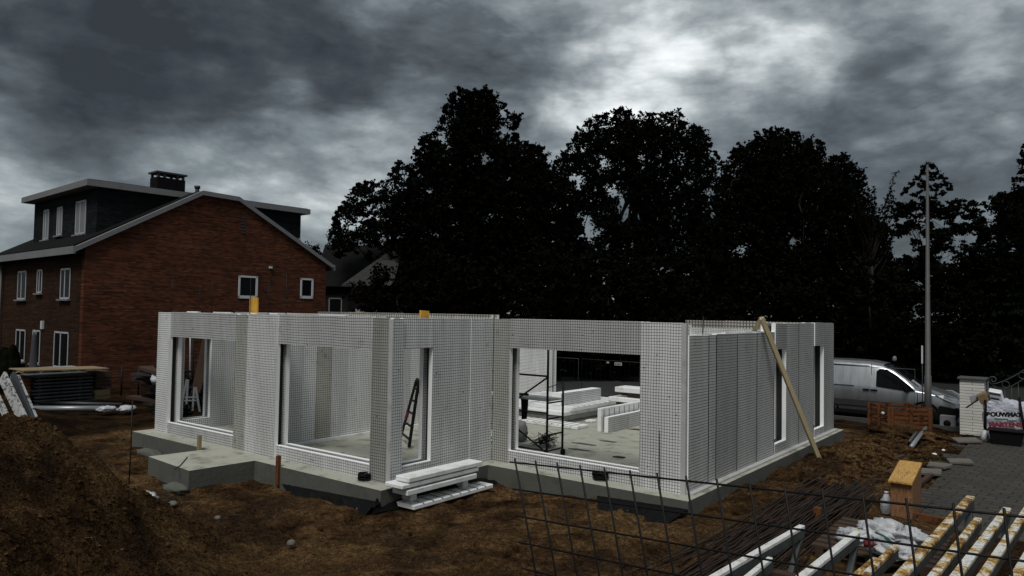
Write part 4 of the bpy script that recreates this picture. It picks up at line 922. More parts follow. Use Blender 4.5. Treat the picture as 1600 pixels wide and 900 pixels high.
# mesh lying near the mound
mb = MB(); P0 = az(215, 757, -.1)
def gmesh(name, p0, e1, e2, n1, n2, r, label, dz=.03):
    mb = MB(); p0 = Vector(p0); e1 = Vector(e1); e2 = Vector(e2)
    for i in range(n1+1): 
        pts = [p0+e1*(i/n1)+e2*(j/8) for j in range(9)]; pts = [Vector((p.x, p.y, gz(p.x, p.y)+dz)) for p in pts]; mb.tube(pts, r, 5)
    for i in range(n2+1):
        pts = [p0+e2*(i/n2)+e1*(j/8) for j in range(9)]; pts = [Vector((p.x, p.y, gz(p.x, p.y)+dz+.01)) for p in pts]; mb.tube(pts, r, 5)
    return mb.build(name, 'rusty_rebar', label=label, cat='wire mesh')
gmesh('rebar_mesh', (-12.6, 5.0, 0), (.85, .85, 0), (-.55, .9, 0), 6, 6, .005, 'small rusty mesh lying on the soil between the mound and the concrete step', .05)
gmesh('rebar_mesh', (-6.5, 1.75, 0), (1.3, .55, 0), (-.55, .8, 0), 9, 6, .004, 'thin wire mesh half buried on the near slope of the soil mound', .012)
crumple('plastic_scrap', az(232, 787, .05), .17, .10, .10, 'film', 'white plastic scrap on the edge of the soil mound', 'plastic scrap', 5)
crumple('stone', az(270, 791, -.33), .08, .07, .05, 'stone', 'pale stone beside the small mesh', 'stone', 6, .15)
crumple('stone', az(455, 853, -.33), .06, .06, .05, 'stone', 'small dark stone on the open soil in front of the slab', 'stone', 9, .15)
crumple('concrete_lump', (-12.75, 6.72, -.40), .30, .16, .10, 'concrete_side', 'lump of spilled concrete at the foot of the concrete step', 'concrete lump', 12, .3)
crumple('concrete_lump', (-16.3, 7.95, -.42), .5, .16, .10, 'concrete_side', 'flat concrete spill below the left end of the slab', 'concrete lump', 13, .3)
DB = ['small dark clod', 'flat broken stone', 'dull brown stone', 'half buried grey stone']
for i, (x, y, s_) in enumerate(((500, 830, .05), (560, 800, .06), (640, 835, .04), (700, 870, .05), (395, 800, .05), (610, 866, .07), (745, 815, .04), (340, 812, .06))):
    crumple('stone', az(x, y, -.36), s_, s_*.8, s_*.6, 'stone' if i % 2 else 'earth', DB[i % 4]+[' below the middle of the slab edge', ' left below the outer corner', ' far below the foam stack', ' near the bottom edge left of the mesh', ' below the rusty brown stake', ' at the bottom edge below the corner', ' just right below the foam stack', ' between mound and slab step'][i], 'stone', 60+i, .2, 2)
# clods
rg = random.Random(5); V = []; mb = MB()
ico = [(0, 0, 1), (.9, 0, .25), (.28, .85, .25), (-.72, .52, .25), (-.72, -.52, .25), (.28, -.85, .25), (.6, .5, -.5), (-.25, .8, -.5), (-.8, 0, -.5), (-.25, -.8, -.5), (.6, -.5, -.5)]
icf = [(0, 1, 2), (0, 2, 3), (0, 3, 4), (0, 4, 5), (0, 5, 1), (1, 6, 2), (2, 7, 3), (3, 8, 4), (4, 9, 5), (5, 10, 1), (2, 6, 7), (3, 7, 8), (4, 8, 9), (5, 9, 10), (1, 10, 6)]
def clod(x, y, s):
    z = gz(x, y)-s*.1; q = [rg.uniform(.6, 1.2) for _ in ico]; a = rg.uniform(0, 6.3); ca_, sa_ = math.cos(a), math.sin(a); sx_ = rg.uniform(.7, 1.4)
    mb.add([(x+(p[0]*ca_*sx_-p[1]*sa_)*s*k, y+(p[0]*sa_*sx_+p[1]*ca_)*s*k, z+p[2]*s*.7*k) for p, k in zip(ico, q)], icf, 0, False)
def inslab(x, y): return (-17.6 < x < -4.75 and (y > 10.7 or (y > 6.8 and x < -12.5 and x > -14.4) or (y > 8.05 and x < -8.85))) and y < 20.7
for i in range(30000):
    a = rg.uniform(-9, -2.2); d = rg.uniform(3.5, 12.5); p = rh*a+fh*d
    if mound(*p) > .05 and not inslab(*p): clod(p.x, p.y, .005+.012*rg.random()+.028*rg.random()**7)
for i in range(9000):
    p = Vector((rg.uniform(-19, -1.9), rg.uniform(4.5, 24)))
    if inslab(*p): continue
    clod(p.x, p.y, .006+.045*rg.random()**4)
for i in range(6500):
    x = rg.gauss(-3.7, .8); y = rg.uniform(14.5, 25)
    if x < -4.7 or x > -1.9: continue
    clod(x, y, .012+.085*rg.random()**2.5)
mb.build('soil_clods', 'earth', loc=(0, 0, 0), kind='stuff', label='loose clods and small stones of the soil', cat='soil')

# ------------------------------------------------------------------ rebar bundle on the ground
rg = random.Random(12); protos = []
for k in range(4):
    mb = MB(); L = (6.6, 6.0, 5.2, 3.6)[k]; n_ = 6
    mb.tube([(rg.uniform(-.03, .03), L*(j/n_-.5), 0) for j in range(n_+1)], .009, 6); protos.append(mb)
first = {}
for i in range(96):
    k = 0 if i % 7 else rg.choice([1, 2, 3]); k = rg.choice([0, 0, 1, 1, 2, 3])
    layer = i % 5; x = rg.gauss(-3.35, .36); y = 11.0+rg.uniform(-.9, 1.0); az_ = rg.gauss(-.02, .05)
    z = -.20+layer*.026+rg.random()*.03
    if k in first: o = first[k].copy(); C0.objects.link(o)
    else:
        o = protos[k].build('rebar_rod', 'rusty_rebar', loc=(0, 0, 0)); first[k] = o
        setp(o, 'thin dark reinforcing rod lying in the loose bundle right of the near corner', 'rod', 'reinforcing rods lying in a loose bundle')
    o.location = (x, y, z); o.rotation_euler = (rg.gauss(0, .004), 0, az_)
for i, (a, b_) in enumerate((((1300, 752), (1412, 712)), ((1318, 760), (1396, 735)), ((1290, 748), (1400, 716)), ((1420, 770), (1465, 733)))):
    p, q = az(*a, -.3), az(*b_, -.28)
    MB().beam(p, q, .09, .06).build('dark_batten', 'brown_timber', label=['long dark batten across the soil beyond the rod bundle', 'short dark batten just nearer than the long one', 'dark batten behind the long one', 'short dark batten beside the paved drive'][i], cat='batten')

# ------------------------------------------------------------------ painted steel formwork beams (right foreground)
BG = 'rusty white steel formwork beams in the right foreground'
BM = [((-2.60, 4.9), (-2.385, 8.33), .105, .65, 'flaking white beam leftmost in the right foreground'),
      ((-2.27, 5.0), (-2.30, 7.02), .085, .65, 'short white beam just right of the leftmost beam'),
      ((-1.99, 4.9), (-1.862, 8.47), .12, .65, 'clean white beam with a grey web, its end beside the white sacks'),
      ((-1.72, 5.0), (-1.545, 7.77), .085, .62, 'short rust brown beam just right of the clean white beam'),
      ((-1.60, 5.0), (-1.44, 8.20), .095, .66, 'speckled beam ending just below the white sacks'),
      ((-1.34, 5.0), (-1.085, 11.12), .150, .66, 'longest thick beam blotched white and rust, reaching farthest into the drive'),
      ((-1.16, 5.0), (-1.02, 9.0), .09, .56, 'low rusty beam tucked beside the longest thick beam'),
      ((-1.13, 5.0), (-.90, 9.96), .12, .66, 'rust brown beam right of the longest thick beam'),
      ((-1.01, 5.0), (-.672, 10.74), .135, .66, 'white and gold rusted beam second from the right edge'),
      ((-.83, 5.0), (-.45, 11.2), .125, .68, 'golden rusted beam running out through the right edge'),
      ((-.62, 5.0), (-.22, 10.9), .13, .70, 'yellowish beam cutting the lower right corner')]
for (a0, b0, w_, zt, lb) in BM:
    a = Vector((*a0, zt)); b_ = Vector((*b0, zt)); T = thing('formwork_beam', lb, 'steel beam', (b_.x, b_.y, zt-.30), BG)
    d = (b_-a).normalized(); sd = Vector((d.y, -d.x, 0))
    MB().beam(a-Vector((0, 0, .02)), b_-Vector((0, 0, .02)), w_*.62, .04).build('top_flange', 'chipped_white' if BM.index((a0, b0, w_, zt, lb)) in (0, 1, 2) else 'rusty_white', T, bevel=.006)
    MB().beam(a-Vector((0, 0, .085)), b_-Vector((0, 0, .085))-d*.004, w_*.56, .088).build('web', 'grey_steel', T)
    if BM.index((a0, b0, w_, zt, lb)) in (0, 2, 5, 8, 9): MB().beam(b_-d*.05-Vector((0, 0, .132)), b_-d*.42-Vector((0, 0, .55)), w_*.5, .05).build('end_post', 'grey_steel', T)
for y in (6.2, 7.6): 
    T = MB().box(-2.9, .3, y-.06, y+.06, .24, .335).build('bearer', 'brown_timber', label=['near dark timber bearer under the steel beams', 'far dark timber bearer under the steel beams'][y > 7], cat='timber')
    for x in (-2.7, -1.3, .1): MB().box(x-.06, x+.06, y-.06, y+.06, -.5, .238).build('trestle_leg', 'brown_timber', T)

# tall wooden post box with slanted top
T = thing('timber_box', 'tall plywood box with a gold slanted lid beside the white sacks', 'wooden box', (-2.2, 13.4, -.36))
MB().prism([(-2.36, 13.02, -.4), (-2.36, 13.86, -.4), (-2.36, 13.86, .47), (-2.36, 13.02, .31)], (.31, 0, 0)).build('box_body', 'plywood', T, bevel=.005)
MB().prism([(-2.385, 12.95, .315), (-2.385, 13.92, .495), (-2.385, 13.92, .530), (-2.385, 12.95, .350)], (.34, 0, 0)).build('lid', 'plywood_top', T, bevel=.004)
MB().beam(az(1425, 806, -.2), az(1475, 816, -.2), .06, .12).build('timber_offcut', 'orange_timber', label='reddish timber offcut lying right of the plywood box', cat='timber')
q = az(1385, 803, -.35); Bo = thing('water_bottle', 'clear plastic bottle standing left of the plywood box', 'bottle', q)
MB().tube([q+Vector((0, 0, 0)), q+Vector((0, 0, .03)), q+Vector((0, 0, .22)), q+Vector((0, 0, .28)), q+Vector((0, 0, .34))], [.085, .095, .095, .055, .03], 12).build('bottle_body', 'film', Bo)
MB().tube([q+Vector((0, 0, .341)), q+Vector((0, 0, .375))], .034, 10).build('cap', 'white_paint', Bo)
# sacks
for (x, y, s, sd_, lb) in ((1335, 840, (.20, .12, .10), 2, 'white plastic sack, leftmost of the heap beside the clean white beam'), (1378, 836, (.26, .20, .15), 4, 'large white plastic sack in the middle of the heap'), (1420, 845, (.22, .18, .13), 7, 'white plastic sack at the right of the heap below the plywood box'), (1398, 862, (.24, .2, .10), 14, 'flattened white sack under the heap')):
    q = az(x, y, .05); o = crumple('plastic_sack', (q.x, q.y, -.02), *s, 'film', lb, 'sack', sd_, .5, 4, fr=1.9); o['group'] = 'white sacks heaped by the beams'
for (x, y, mt_, lb, s) in ((1338, 827, 'yellow_plastic', 'small yellow scrap on the sack heap', .04), (1358, 848, 'red_paint', 'small red wrapper on the sack heap', .07), (1390, 838, 'green_print', 'green strap on the middle sack', .0)):
    q = az(x, y, .17)
    if s: crumple('wrapper', (q.x, q.y, .12), s, s, s*.7, mt_, lb, 'wrapper', 3, .3, 2)
q0 = [az(x, y, .19) for x, y in ((1368, 832), (1378, 836), (1388, 842), (1396, 850))]
MB().tube(q0, .014, 6).build('strap', 'green_print', label='green strap across the middle white sack', cat='strap')
RP = thing('timber_pallet', 'dark slatted pallet under the heap of white sacks', 'pallet', (-2.1, 10.8, -.4))
for i in range(8): MB().box(-2.75, -1.35, 10.0+i*.22, 10.14+i*.22, -.06, -.03).build('slat', 'brown_timber', RP)
for x in (-2.7, -2.1, -1.5): MB().box(x, x+.1, 10.0, 11.68, -.40, -.061).build('bearer', 'brown_timber', RP)
q = az(1278, 830, -.36); MB().box(q.x-.05, q.x+.05, q.y-.05, q.y+.05, -.4, .0).build('stake', 'orange_timber', label='reddish stake standing among the reinforcing rods', cat='stake')
q = az(1290, 762, -.3); crumple('wood_scrap', q, .12, .06, .05, 'plank', 'orange wood chip beyond the top wire of the near mesh', 'wood scrap', 2, .2, 2)
q = az(976, 893, -.3); MB().box(q.x-.035, q.x+.035, q.y-.03, q.y+.03, -.4, -.22).build('stake', 'plank', label='tan stake end at the bottom edge behind the near mesh', cat='stake')
for i, (x, y, a, s, lb) in enumerate(((1500, 721, .3, .24, 'loose paving slab tilted beside the drive edge'), (1463, 727, -.3, .26, 'loose grey slab with a grass tuft next to it'), (1447, 737, .1, .28, 'flat loose slab nearest the plywood box'), (1510, 688, .5, .3, 'loose slab on the dark rubble near the brick pillar'))):
    q = az(x, y, -.27); o = MB().box(-s, s, -s*.7, s*.7, -.03, .03).build('paving_slab', 'stone', loc=(0, 0, 0), label=lb, cat='paving slab', bevel=.01, group='loose paving slabs'); o.location = (q.x, q.y, q.z); o.rotation_euler = (.08, -.05, a)
q = az(1467, 727, -.33); cs = [(q.x+rg.uniform(-.15, .2), q.y+rg.uniform(-.1, .1), q.z) for _ in range(30)]; mb = MB()
for c in cs: mb.tube([c, (c[0]+rg.uniform(-.06, .06), c[1]+rg.uniform(-.06, .06), c[2]+rg.uniform(.1, .2))], .006, 4, r2=.001)
mb.build('grass_tuft', 'blade_green', label='small grass tuft beside the loose grey slab', cat='grass')
for i, (x, y) in enumerate(((1474, 705), (1460, 711), (1285, 752), (1240, 790), (1262, 763), (1180, 760), (948, 851), (868, 850), (1068, 857), (1325, 720))):
    crumple('foam_crumb', az(x, y, -.33), .04+.02*(i % 2), .035, .03, 'eps', 'white foam crumb on the bare soil', 'foam crumb', i, .3, 2)['group'] = 'white foam crumbs scattered on the soil'
for i, (x, y) in enumerate(((1222, 722), (1232, 721), (1307, 692), (1314, 691))):
    q = az(x, y, -.30); MB().box(q.x-.10, q.x+.10, q.y-.04, q.y+.05, -.36, -.28).build('foam_crumb', 'eps', label='short pale scrap lying along the foot of the right facade', cat='foam crumb', group='scraps along the foot of the right facade', bevel=.01)
# two pipes by the pole
for i, (a, b_, r_) in enumerate((((1424, 698), (1447, 668), .055), ((1421, 690), (1436, 670), .04))):
    p, q = az(*a, -.28), az(*b_, -.20); MB().tube([p, q], r_, 12).build('pipe', 'galv' if i == 0 else 'pole_grey', label=['light grey pipe lying near the foot of the street pole', 'thinner dull pipe left of the light grey pipe'][i], cat='pipe')

# ------------------------------------------------------------------ orange timber crate
K_ = thing('timber_crate', 'orange slatted timber crate in front of the silver van', 'crate', (-4.2, 24.6, -.42))
Bc = Vector((-4.26, 23.58, 0)); d1 = Vector((-.62, .78, 0))*1.25; d2 = Vector((.80, .6, 0))*1.15
def side(p, q, nm):
    mb = MB(); n_ = 6
    for i in range(n_): z = -.38+i*.13; mb.beam(p+Vector((0, 0, z+.045)), q+Vector((0, 0, z+.045)), .025, .074)
    mb.build(nm, 'orange_timber', K_)
    o_ = (q-p).normalized(); nn = Vector((o_.y, -o_.x, 0))*.028
    for t_ in (.03, .5, .97): c = p.lerp(q, t_)+nn; MB().box(c.x-.04, c.x+.04, c.y-.04, c.y+.04, -.42, .36).build('batten', 'orange_timber', K_)
side(Bc+d1, Bc, 'slatted_side'); side(Bc, Bc+d2, 'slatted_side'); side(Bc+d2, Bc+d1+d2, 'slatted_side'); side(Bc+d1+d2, Bc+d1, 'slatted_side')
MB().prism([Bc+Vector((0, 0, -.3)), Bc+d2+Vector((0, 0, -.3)), Bc+d1+d2+Vector((0, 0, -.3)), Bc+d1+Vector((0, 0, -.3))], (0, 0, .03)).build('floor', 'brown_timber', K_)
crumple('white_scrap', (-4.45, 23.45, .15), .05, .03, .05, 'white_paint', 'small white scrap caught on the near corner of the orange crate', 'scrap', 3, .2, 2)
crumple('rubble_heap', (-3.9, 23.2, -.50), .8, .5, .22, 'earth', 'low heap of dark rubble in front of the orange crate', 'rubble', 31, .35, 4, fr=3)

# ------------------------------------------------------------------ silver van
Vn = thing('delivery_van', 'silver panel van parked on the street behind the building site', 'van', (-5.3, 27.3, ZG))
def vp(x, y, z): return Vector((-2.88-x, 27.32+y, ZG+z))     # x back from the nose, y across (+ = far side), z up
def section(hw, zb, zs, zt, hwt, cr=.05):
    P = [(-hw*.90, zb), (-hw*.99, zb+.12), (-hw, (zb+zs)/2), (-hw*.985, zs-.03), (-(hw-.045), zs+.04), (-hwt-.02, zt-.16), (-hwt+.05, zt-.05), (-hwt*.72, zt-.008), (-hwt*.35, zt)]
    return P+[(0, zt+.004)]+[(-a, b_) for a, b_ in P[::-1]]
ST = [(0.00, .55, .36, .62, .66, .50), (.05, .68, .27, .70, .80, .60), (.18, .80, .22, .80, .92, .68), (.45, .89, .20, .92, 1.02, .76), (.80, .925, .20, 1.0, 1.12, .80), (1.12, .935, .20, 1.03, 1.23, .80),
      (1.50, .94, .20, 1.05, 1.50, .77), (1.85, .94, .20, 1.06, 1.74, .75), (2.15, .945, .20, 1.07, 1.86, .75), (2.6, .945, .20, 1.10, 1.93, .76), (3.4, .945, .20, 1.12, 1.95, .77), (4.3, .945, .20, 1.12, 1.94, .77), (4.72, .93, .22, 1.12, 1.90, .75), (4.80, .88, .3, 1.10, 1.84, .70)]
V = []; Fs = []; FG = []
for (x, hw, zb, zs, zt, hwt) in ST:
    V += [vp(x, y, z) for y, z in section(hw, zb, zs, zt, hwt)]
n = 19
mb = MB(); mb.v = [tuple(v) for v in V]
for i in range(len(ST)-1):
    for j in range(n-1):
        mb.f.append([i*n+j, i*n+j+1, (i+1)*n+j+1, (i+1)*n+j]); mb.m.append(1 if (5 <= i <= 7 and 6 <= j <= 11) else 0); mb.sm.append(True)
    mb.f.append([i*n+n-1, i*n, (i+1)*n, (i+1)*n+n-1]); mb.m.append(0); mb.sm.append(False)
mb.f.append(list(range(n))); mb.m.append(0); mb.sm.append(False); mb.f.append([(len(ST)-1)*n+j for j in range(n)]); mb.m.append(0); mb.sm.append(False)
body = mb.build('body', ['silver', 'glass'], Vn)
def vside(poly, mat, name, th=.012, off=0, parent=Vn):
    # polygon (x,z) laid on the near side surface
    def yy(x, z): return -.945+max(0, (z-1.12))*.215+max(0, (1.3-x))*.02
    mb = MB(); P = [vp(x, yy(x, z)-off, z) for x, z in poly]; Q = [vp(x, yy(x, z)-off-th, z) for x, z in poly]; n_ = len(poly)
    mb.add(P+Q, [tuple(range(n_))[::-1], tuple(range(n_, 2*n_))]+[(i, (i+1) % n_, n_+(i+1) % n_, n_+i) for i in range(n_)]); return mb.build(name, mat, parent)
w_ = vside([(2.33, 1.14), (2.33, 1.62), (2.24, 1.70), (2.02, 1.70), (1.72, 1.52), (1.35, 1.22), (1.17, 1.05), (1.5, 1.05)], 'glass', 'side_window', .014)
vside([(2.50, .30), (2.50, 1.86), (2.485, 1.86), (2.485, .30)], 'rubber', 'door_gap', .006, .002); vside([(1.12, .40), (1.14, 1.04), (1.125, 1.04), (1.105, .40)], 'rubber', 'door_gap', .006, .002)
vside([(4.0, .30), (4.0, 1.80), (3.985, 1.80), (3.985, .30)], 'rubber', 'door_gap', .006, .002)
vside([(3.95, 1.80), (2.55, 1.80), (2.55, 1.785), (3.95, 1.785)], 'rubber', 'sliding_rail', .006, .002); vside([(4.7, 1.12), (3.0, 1.12), (3.0, 1.10), (4.7, 1.10)], 'rubber', 'sliding_rail', .012, .002)
vside([(4.75, .46), (1.2, .46), (1.2, .64), (4.75, .66)], 'dark_metal', 'side_moulding', .03, 0); vside([(4.75, .20), (1.2, .20), (1.2, .30), (4.75, .30)], 'rubber', 'sill_trim', .02, 0)
vside([(.62, .21), (.02, .24), (-.02, .58), (.12, .60), (.50, .66), (.56, .50)], 'rubber', 'bumper_side', .05, 0)
for x in (2.38, 2.62): vside([(x+.11, .985), (x-.09, .985), (x-.09, 1.03), (x+.11, 1.03)], 'rubber', 'door_handle', .045, 0)
for sx_ in (.93, 3.93):
    for sy in (-1, 1):
        W_ = MB().tube([vp(sx_, sy*.955, .32), vp(sx_, sy*.74, .32)], .325, 26).build('wheel', 'rubber', Vn)
        MB().tube([vp(sx_, sy*.962, .32), vp(sx_, sy*.955, .32)], .20, 20).build('rim', 'galv', W_)
        mb = MB(); a_ = [vp(sx_+math.cos(t_)*.42, sy*.93, .30+math.sin(t_)*.42) for t_ in np.linspace(0, math.pi, 16)]
        mb.tube(a_, .035, 6); mb.build('wheel_arch', 'rubber', Vn)
h_ = MB().add([vp(.10, -.76, .80), vp(.10, -.50, .76), vp(.55, -.70, 1.02), vp(.75, -.90, .98), vp(.30, -.865, .84)], [(0, 1, 2, 3, 4)]); 
P_ = [vp(.02, -.56, .72), vp(.10, -.775, .72), vp(.42, -.905, .86), vp(.66, -.915, .985), (vp(.40, -.80, 1.01)), (vp(.12, -.64, .88))]
mb = MB(); mb.prism(P_, Vector((.02, -.012, .0))); mb.build('headlight', 'lens', Vn)
mb = MB(); mb.prism([vp(.02, .56, .72), vp(.10, .775, .72), vp(.42, .905, .86), vp(.66, .915, .985), (vp(.40, .80, 1.01)), (vp(.12, .64, .88))], Vector((.03, .02, .02))); mb.build('headlight', 'lens', Vn)
mb = MB(); mb.prism([vp(-.02, -.5, .60), vp(-.02, .5, .60), vp(.0, .45, .72), vp(.0, -.45, .72)], Vector((.025, 0, 0))); mb.build('grille', 'rubber', Vn)
mb = MB(); mb.prism([vp(-.045, -.62, .26), vp(-.045, .62, .26), vp(-.035, .6, .56), vp(-.035, -.6, .56)], Vector((-.06, 0, 0))); mb.build('bumper', 'rubber', Vn, bevel=.02)
MB().add([vp(.05, -.70, .26), vp(.55, -.905, .24), vp(.55, -.92, .62), vp(.03, -.70, .60), vp(.05, -.60, .26), vp(.5, -.7, .26), vp(.5, -.7, .6), vp(.03, -.6, .6)], [(0, 1, 2, 3), (4, 7, 6, 5), (0, 4, 5, 1), (3, 2, 6, 7), (0, 3, 7, 4), (1, 5, 6, 2)]).build('bumper_corner', 'rubber', Vn)
mr = MB().obox(vp(1.42, -1.08, 1.14), (.06, 0, 0), (0, .11, 0), (0, 0, .12)).build('wing_mirror', 'rubber', Vn, bevel=.02)
MB().tube([vp(.02, 0, .80), vp(-.015, 0, .80)], .09, 6).build('badge', 'galv', Vn)
for k, (z, s) in enumerate(((.02, 1), (.10, -1))):
    MB().prism([vp(-.018, -.07, .75+z), vp(-.018, 0, .82+z), vp(-.018, .07, .75+z), vp(-.018, .07, .73+z), vp(-.018, 0, .79+z), vp(-.018, -.07, .73+z)], (.012, 0, 0)).build('badge_chevron', 'white_frame', Vn)
MB().obox(vp(1.20, -.55, 1.275), (.13, 0, -.10), (0, .12, 0), (.01, 0, .012)).build('dash_paper', 'white_frame', Vn)
crumple('roof_beacon', vp(2.05, .6, 1.90), .07, .07, .11, 'fascia', 'pale round lamp dome showing above the van roof', 'lamp', 3, .05, 2)

# ------------------------------------------------------------------ temporary fence panels with number plates
def fence(p, q, h, label, plate=True, mesh=True):
    p, q = Vector(p), Vector(q); T = thing('mesh_fence', label, 'fence', (p+q)/2, 'temporary wire fence panels')
    u_ = Vector((0, 0, h)); mb = MB(); mb.tube([p, p+u_, q+u_, q, p], .012, 6); mb.build('frame', 'dark_metal', T); mb = MB(); n_ = int((q-p).length/.22)
    for i in range(1, n_): c = p.lerp(q, i/n_); mb.tube([c, c+u_], .0016, 4)
    mb.build('wire_infill', 'dark_metal', T)
    if plate:
        c = p.lerp(q, .55)+u_*.93; d = (q-p).normalized()
        MB().obox(c-Vector((0, .03, 0)), d*.17, Vector((0, .006, 0)), Vector((0, 0, .06))).build('plate', 'white_frame', T)
        mb = MB()
        for k in range(4): mb.obox(c-Vector((0, .04, 0))+d*(-.11+k*.07), d*.02, Vector((0, .004, 0)), Vector((0, 0, .028)))
        mb.build('plate_marks', 'dark_metal', T)
        MB().obox(p.lerp(q, .40)+u_*.95-Vector((0, .03, 0)), d*.05, Vector((0, .02, 0)), Vector((0, 0, .03))).build('clamp', 'white_frame', T)
fence((-7.2, 24.9, -.42), (-3.80, 24.6, -.42), 1.86, 'thin wire site fence panel in front of the silver van', plate=False)
fence((-19.6, 25.6, -.42), (-16.3, 25.6, -.42), 1.5, 'thin wire fence panel with white plate, left one seen through the wide right opening')
fence((-16.0, 25.4, -.42), (-12.8, 25.2, -.42), 1.52, 'thin wire fence panel with white plate, right one seen through the wide right opening')

# street pole, marker, pillar, gate
qp = ay(1450, 640, 25.75); qt = ay(1449, 256, 25.75); PX = qp.x
Pn = thing('street_pole', 'tall grey street pole in front of the tiered tree', 'street pole', (PX, 25.75, -.42))
MB().tube([(PX, 25.75, -.5), (PX, 25.75, 1.2), (PX, 25.75, 1.21), (qt.x, 25.75, qt.z)], [.105, .10, .082, .034], 14).build('shaft', 'pole_grey', Pn)
MB().tube([(qt.x, 25.75, qt.z+.002), (qt.x, 25.75, qt.z+.08)], .05, 10).build('top_cap', 'pole_grey', Pn)
for (dx, dz) in ((.16, -.02), (-.12, -.05)): MB().tube([(qt.x, 25.75, qt.z+.02), (qt.x+dx, 25.72, qt.z+dz)], .018, 6).build('bracket', 'pole_grey', Pn)
q = ay(1441, 540, 25.3); q2 = ay(1441, 568, 25.3)
Mk = thing('marker_post', 'thin post with a white reflective strip left of the street pole', 'marker', (q.x, 25.3, -.42)); MB().tube([(q.x, 25.3, -.42), (q.x, 25.3, q.z)], .014, 6).build('post', 'dark_metal', Mk)
MB().box(q.x-.022, q.x+.022, 25.27, 25.284, q2.z, q.z).build('reflector', 'white_paint', Mk)
Pl = thing('brick_pillar', 'white brick gate pillar with a dark capstone', 'pillar', (-2.42, 25.6, -.42))
MB().box(-2.74, -2.12, 25.38, 25.95, -.45, 1.17).build('shaft', 'brick_white', Pl); MB().box(-2.80, -2.06, 25.31, 26.02, 1.172, 1.24).build('capstone', 'pole_grey', Pl, bevel=.012)
Gt = thing('iron_gate', 'dark scrolled wrought iron gate right of the brick pillar', 'gate', (-1.2, 25.7, -.42))
def arc(cx, cz, r0, r1, a0, a1, n_=20, y=25.7): return [(cx+(r0+(r1-r0)*i/n_)*math.cos(a0+(a1-a0)*i/n_), y, cz+(r0+(r1-r0)*i/n_)*math.sin(a0+(a1-a0)*i/n_)) for i in range(n_+1)]
def rail(o_): return [(-2.0+t_*.14, 25.7, o_+.50*(t_*.14/.85)**1.5) for t_ in range(0, 21)]
MB().tube([(-2.06, 25.7, -.4), (-2.06, 25.7, 1.15)], .03, 6).build('post', 'dark_metal', Gt)
MB().tube(rail(1.05), .022, 6).build('top_rail', 'dark_metal', Gt); MB().tube(rail(.80), .018, 6).build('lower_rail', 'dark_metal', Gt); MB().tube([(-2.06, 25.7, -.25), (.8, 25.7, -.25)], .02, 6).build('bottom_rail', 'dark_metal', Gt)
MB().tube(arc(-1.93, 1.19, .12, .03, math.pi*1.4, -math.pi*1.3), .02, 6).build('scroll', 'dark_metal', Gt); MB().tube(arc(-1.92, .93, .08, .08, 0, 6.283), .014, 6).build('scroll', 'dark_metal', Gt)
for x in (-1.62, -1.22, -.82): MB().tube(arc(x, .925+.50*((x+2)/.85)**1.5, .09, .09, 0, 6.283), .013, 6).build('scroll', 'dark_metal', Gt)
for i in range(16): x = -1.80+i*.16; MB().tube([(x, 25.7, -.25), (x, 25.7, .80+.50*((x+2)/.85)**1.5)], .010, 6).build('bar', 'dark_metal', Gt)
# small white box with round hole near the pillar
q = az(1480, 668, -.38); WB = thing('utility_box', 'small pale box with a dark round opening left of the brick pillar', 'box', q)
MB().box(q.x-.2, q.x+.2, q.y, q.y+.25, -.42, -.02).build('case', 'fascia', WB, bevel=.01); MB().tube([(q.x, q.y-.012, -.25), (q.x, q.y+.01, -.25)], .10, 18).build('opening', 'rubber', WB)
# ------------------------------------------------------------------ big bag with print, boxes on it, black tub
BB = thing('bulk_bag', 'white woven bulk bag with printed dark and maroon lettering beside the gate', 'bag', (-1.45, 24.2, -.33))
bm = bmesh.new(); bmesh.ops.create_cube(bm, size=1); bmesh.ops.subdivide_edges(bm, edges=bm.edges[:], cuts=13, use_grid_fill=True)
for v in bm.verts:
    c = v.co; t_ = c.z+.5
    bul = 1+.10*math.sin(math.pi*t_); c.x *= (1.02)*bul*(1-.10*t_); c.y *= .85*bul*(1-.12*t_); x, y, z = c
    n_ = noise.fractal(Vector((x*3.2+2, y*3.2, z*3.6)), .9, 2, 5)
    f_ = .075*n_; v.co = Vector((x+(x/.5)*f_*.6+t_*-.12, y+(y/.5)*f_*.6, t_*1.04+(n_*.12+.05*math.cos(x*7)) * t_**3))
me = bpy.data.meshes.new('bag_body'); bm.to_mesh(me); bm.free(); me.materials.append(M['woven']); [setattr(p, 'use_smooth', True) for p in me.polygons]
o = bpy.data.objects.new('bag_body', me); C0.objects.link(o); o.parent = BB; o.rotation_euler = (0, 0, R(4))
bagface = o
for (x, s) in ((-.50, -1), (.42, 1)):
    MB().tube([(-1.45+x*.98-.02, 23.70, -.2), (-1.45+x*.93-.05, 23.68, .2), (-1.45+x*.85-.08, 23.72, .62), (-1.45+x*.85-.12, 23.95, .86)], .035, 6).build('strap', 'black_plastic', BB)
def text(s, loc, size, mat, rot, parent, name='lettering', ex=.004, bold=.012, sh=0):
    cu = bpy.data.curves.new(name, 'FONT'); cu.body = s; cu.size = size; cu.extrude = ex; cu.offset = bold; cu.align_x = 'CENTER'; cu.shear = sh
    to = bpy.data.objects.new('tmp', cu); C0.objects.link(to); bpy.context.view_layer.update()
    me = bpy.data.meshes.new_from_object(to.evaluated_get(bpy.context.evaluated_depsgraph_get())); bpy.data.objects.remove(to)
    me.name = name; me.materials.append(M[mat]); o = bpy.data.objects.new(name, me); C0.objects.link(o); o.parent = parent
    o.location = Vector(loc)-origin(parent); o.rotation_euler = rot; return o
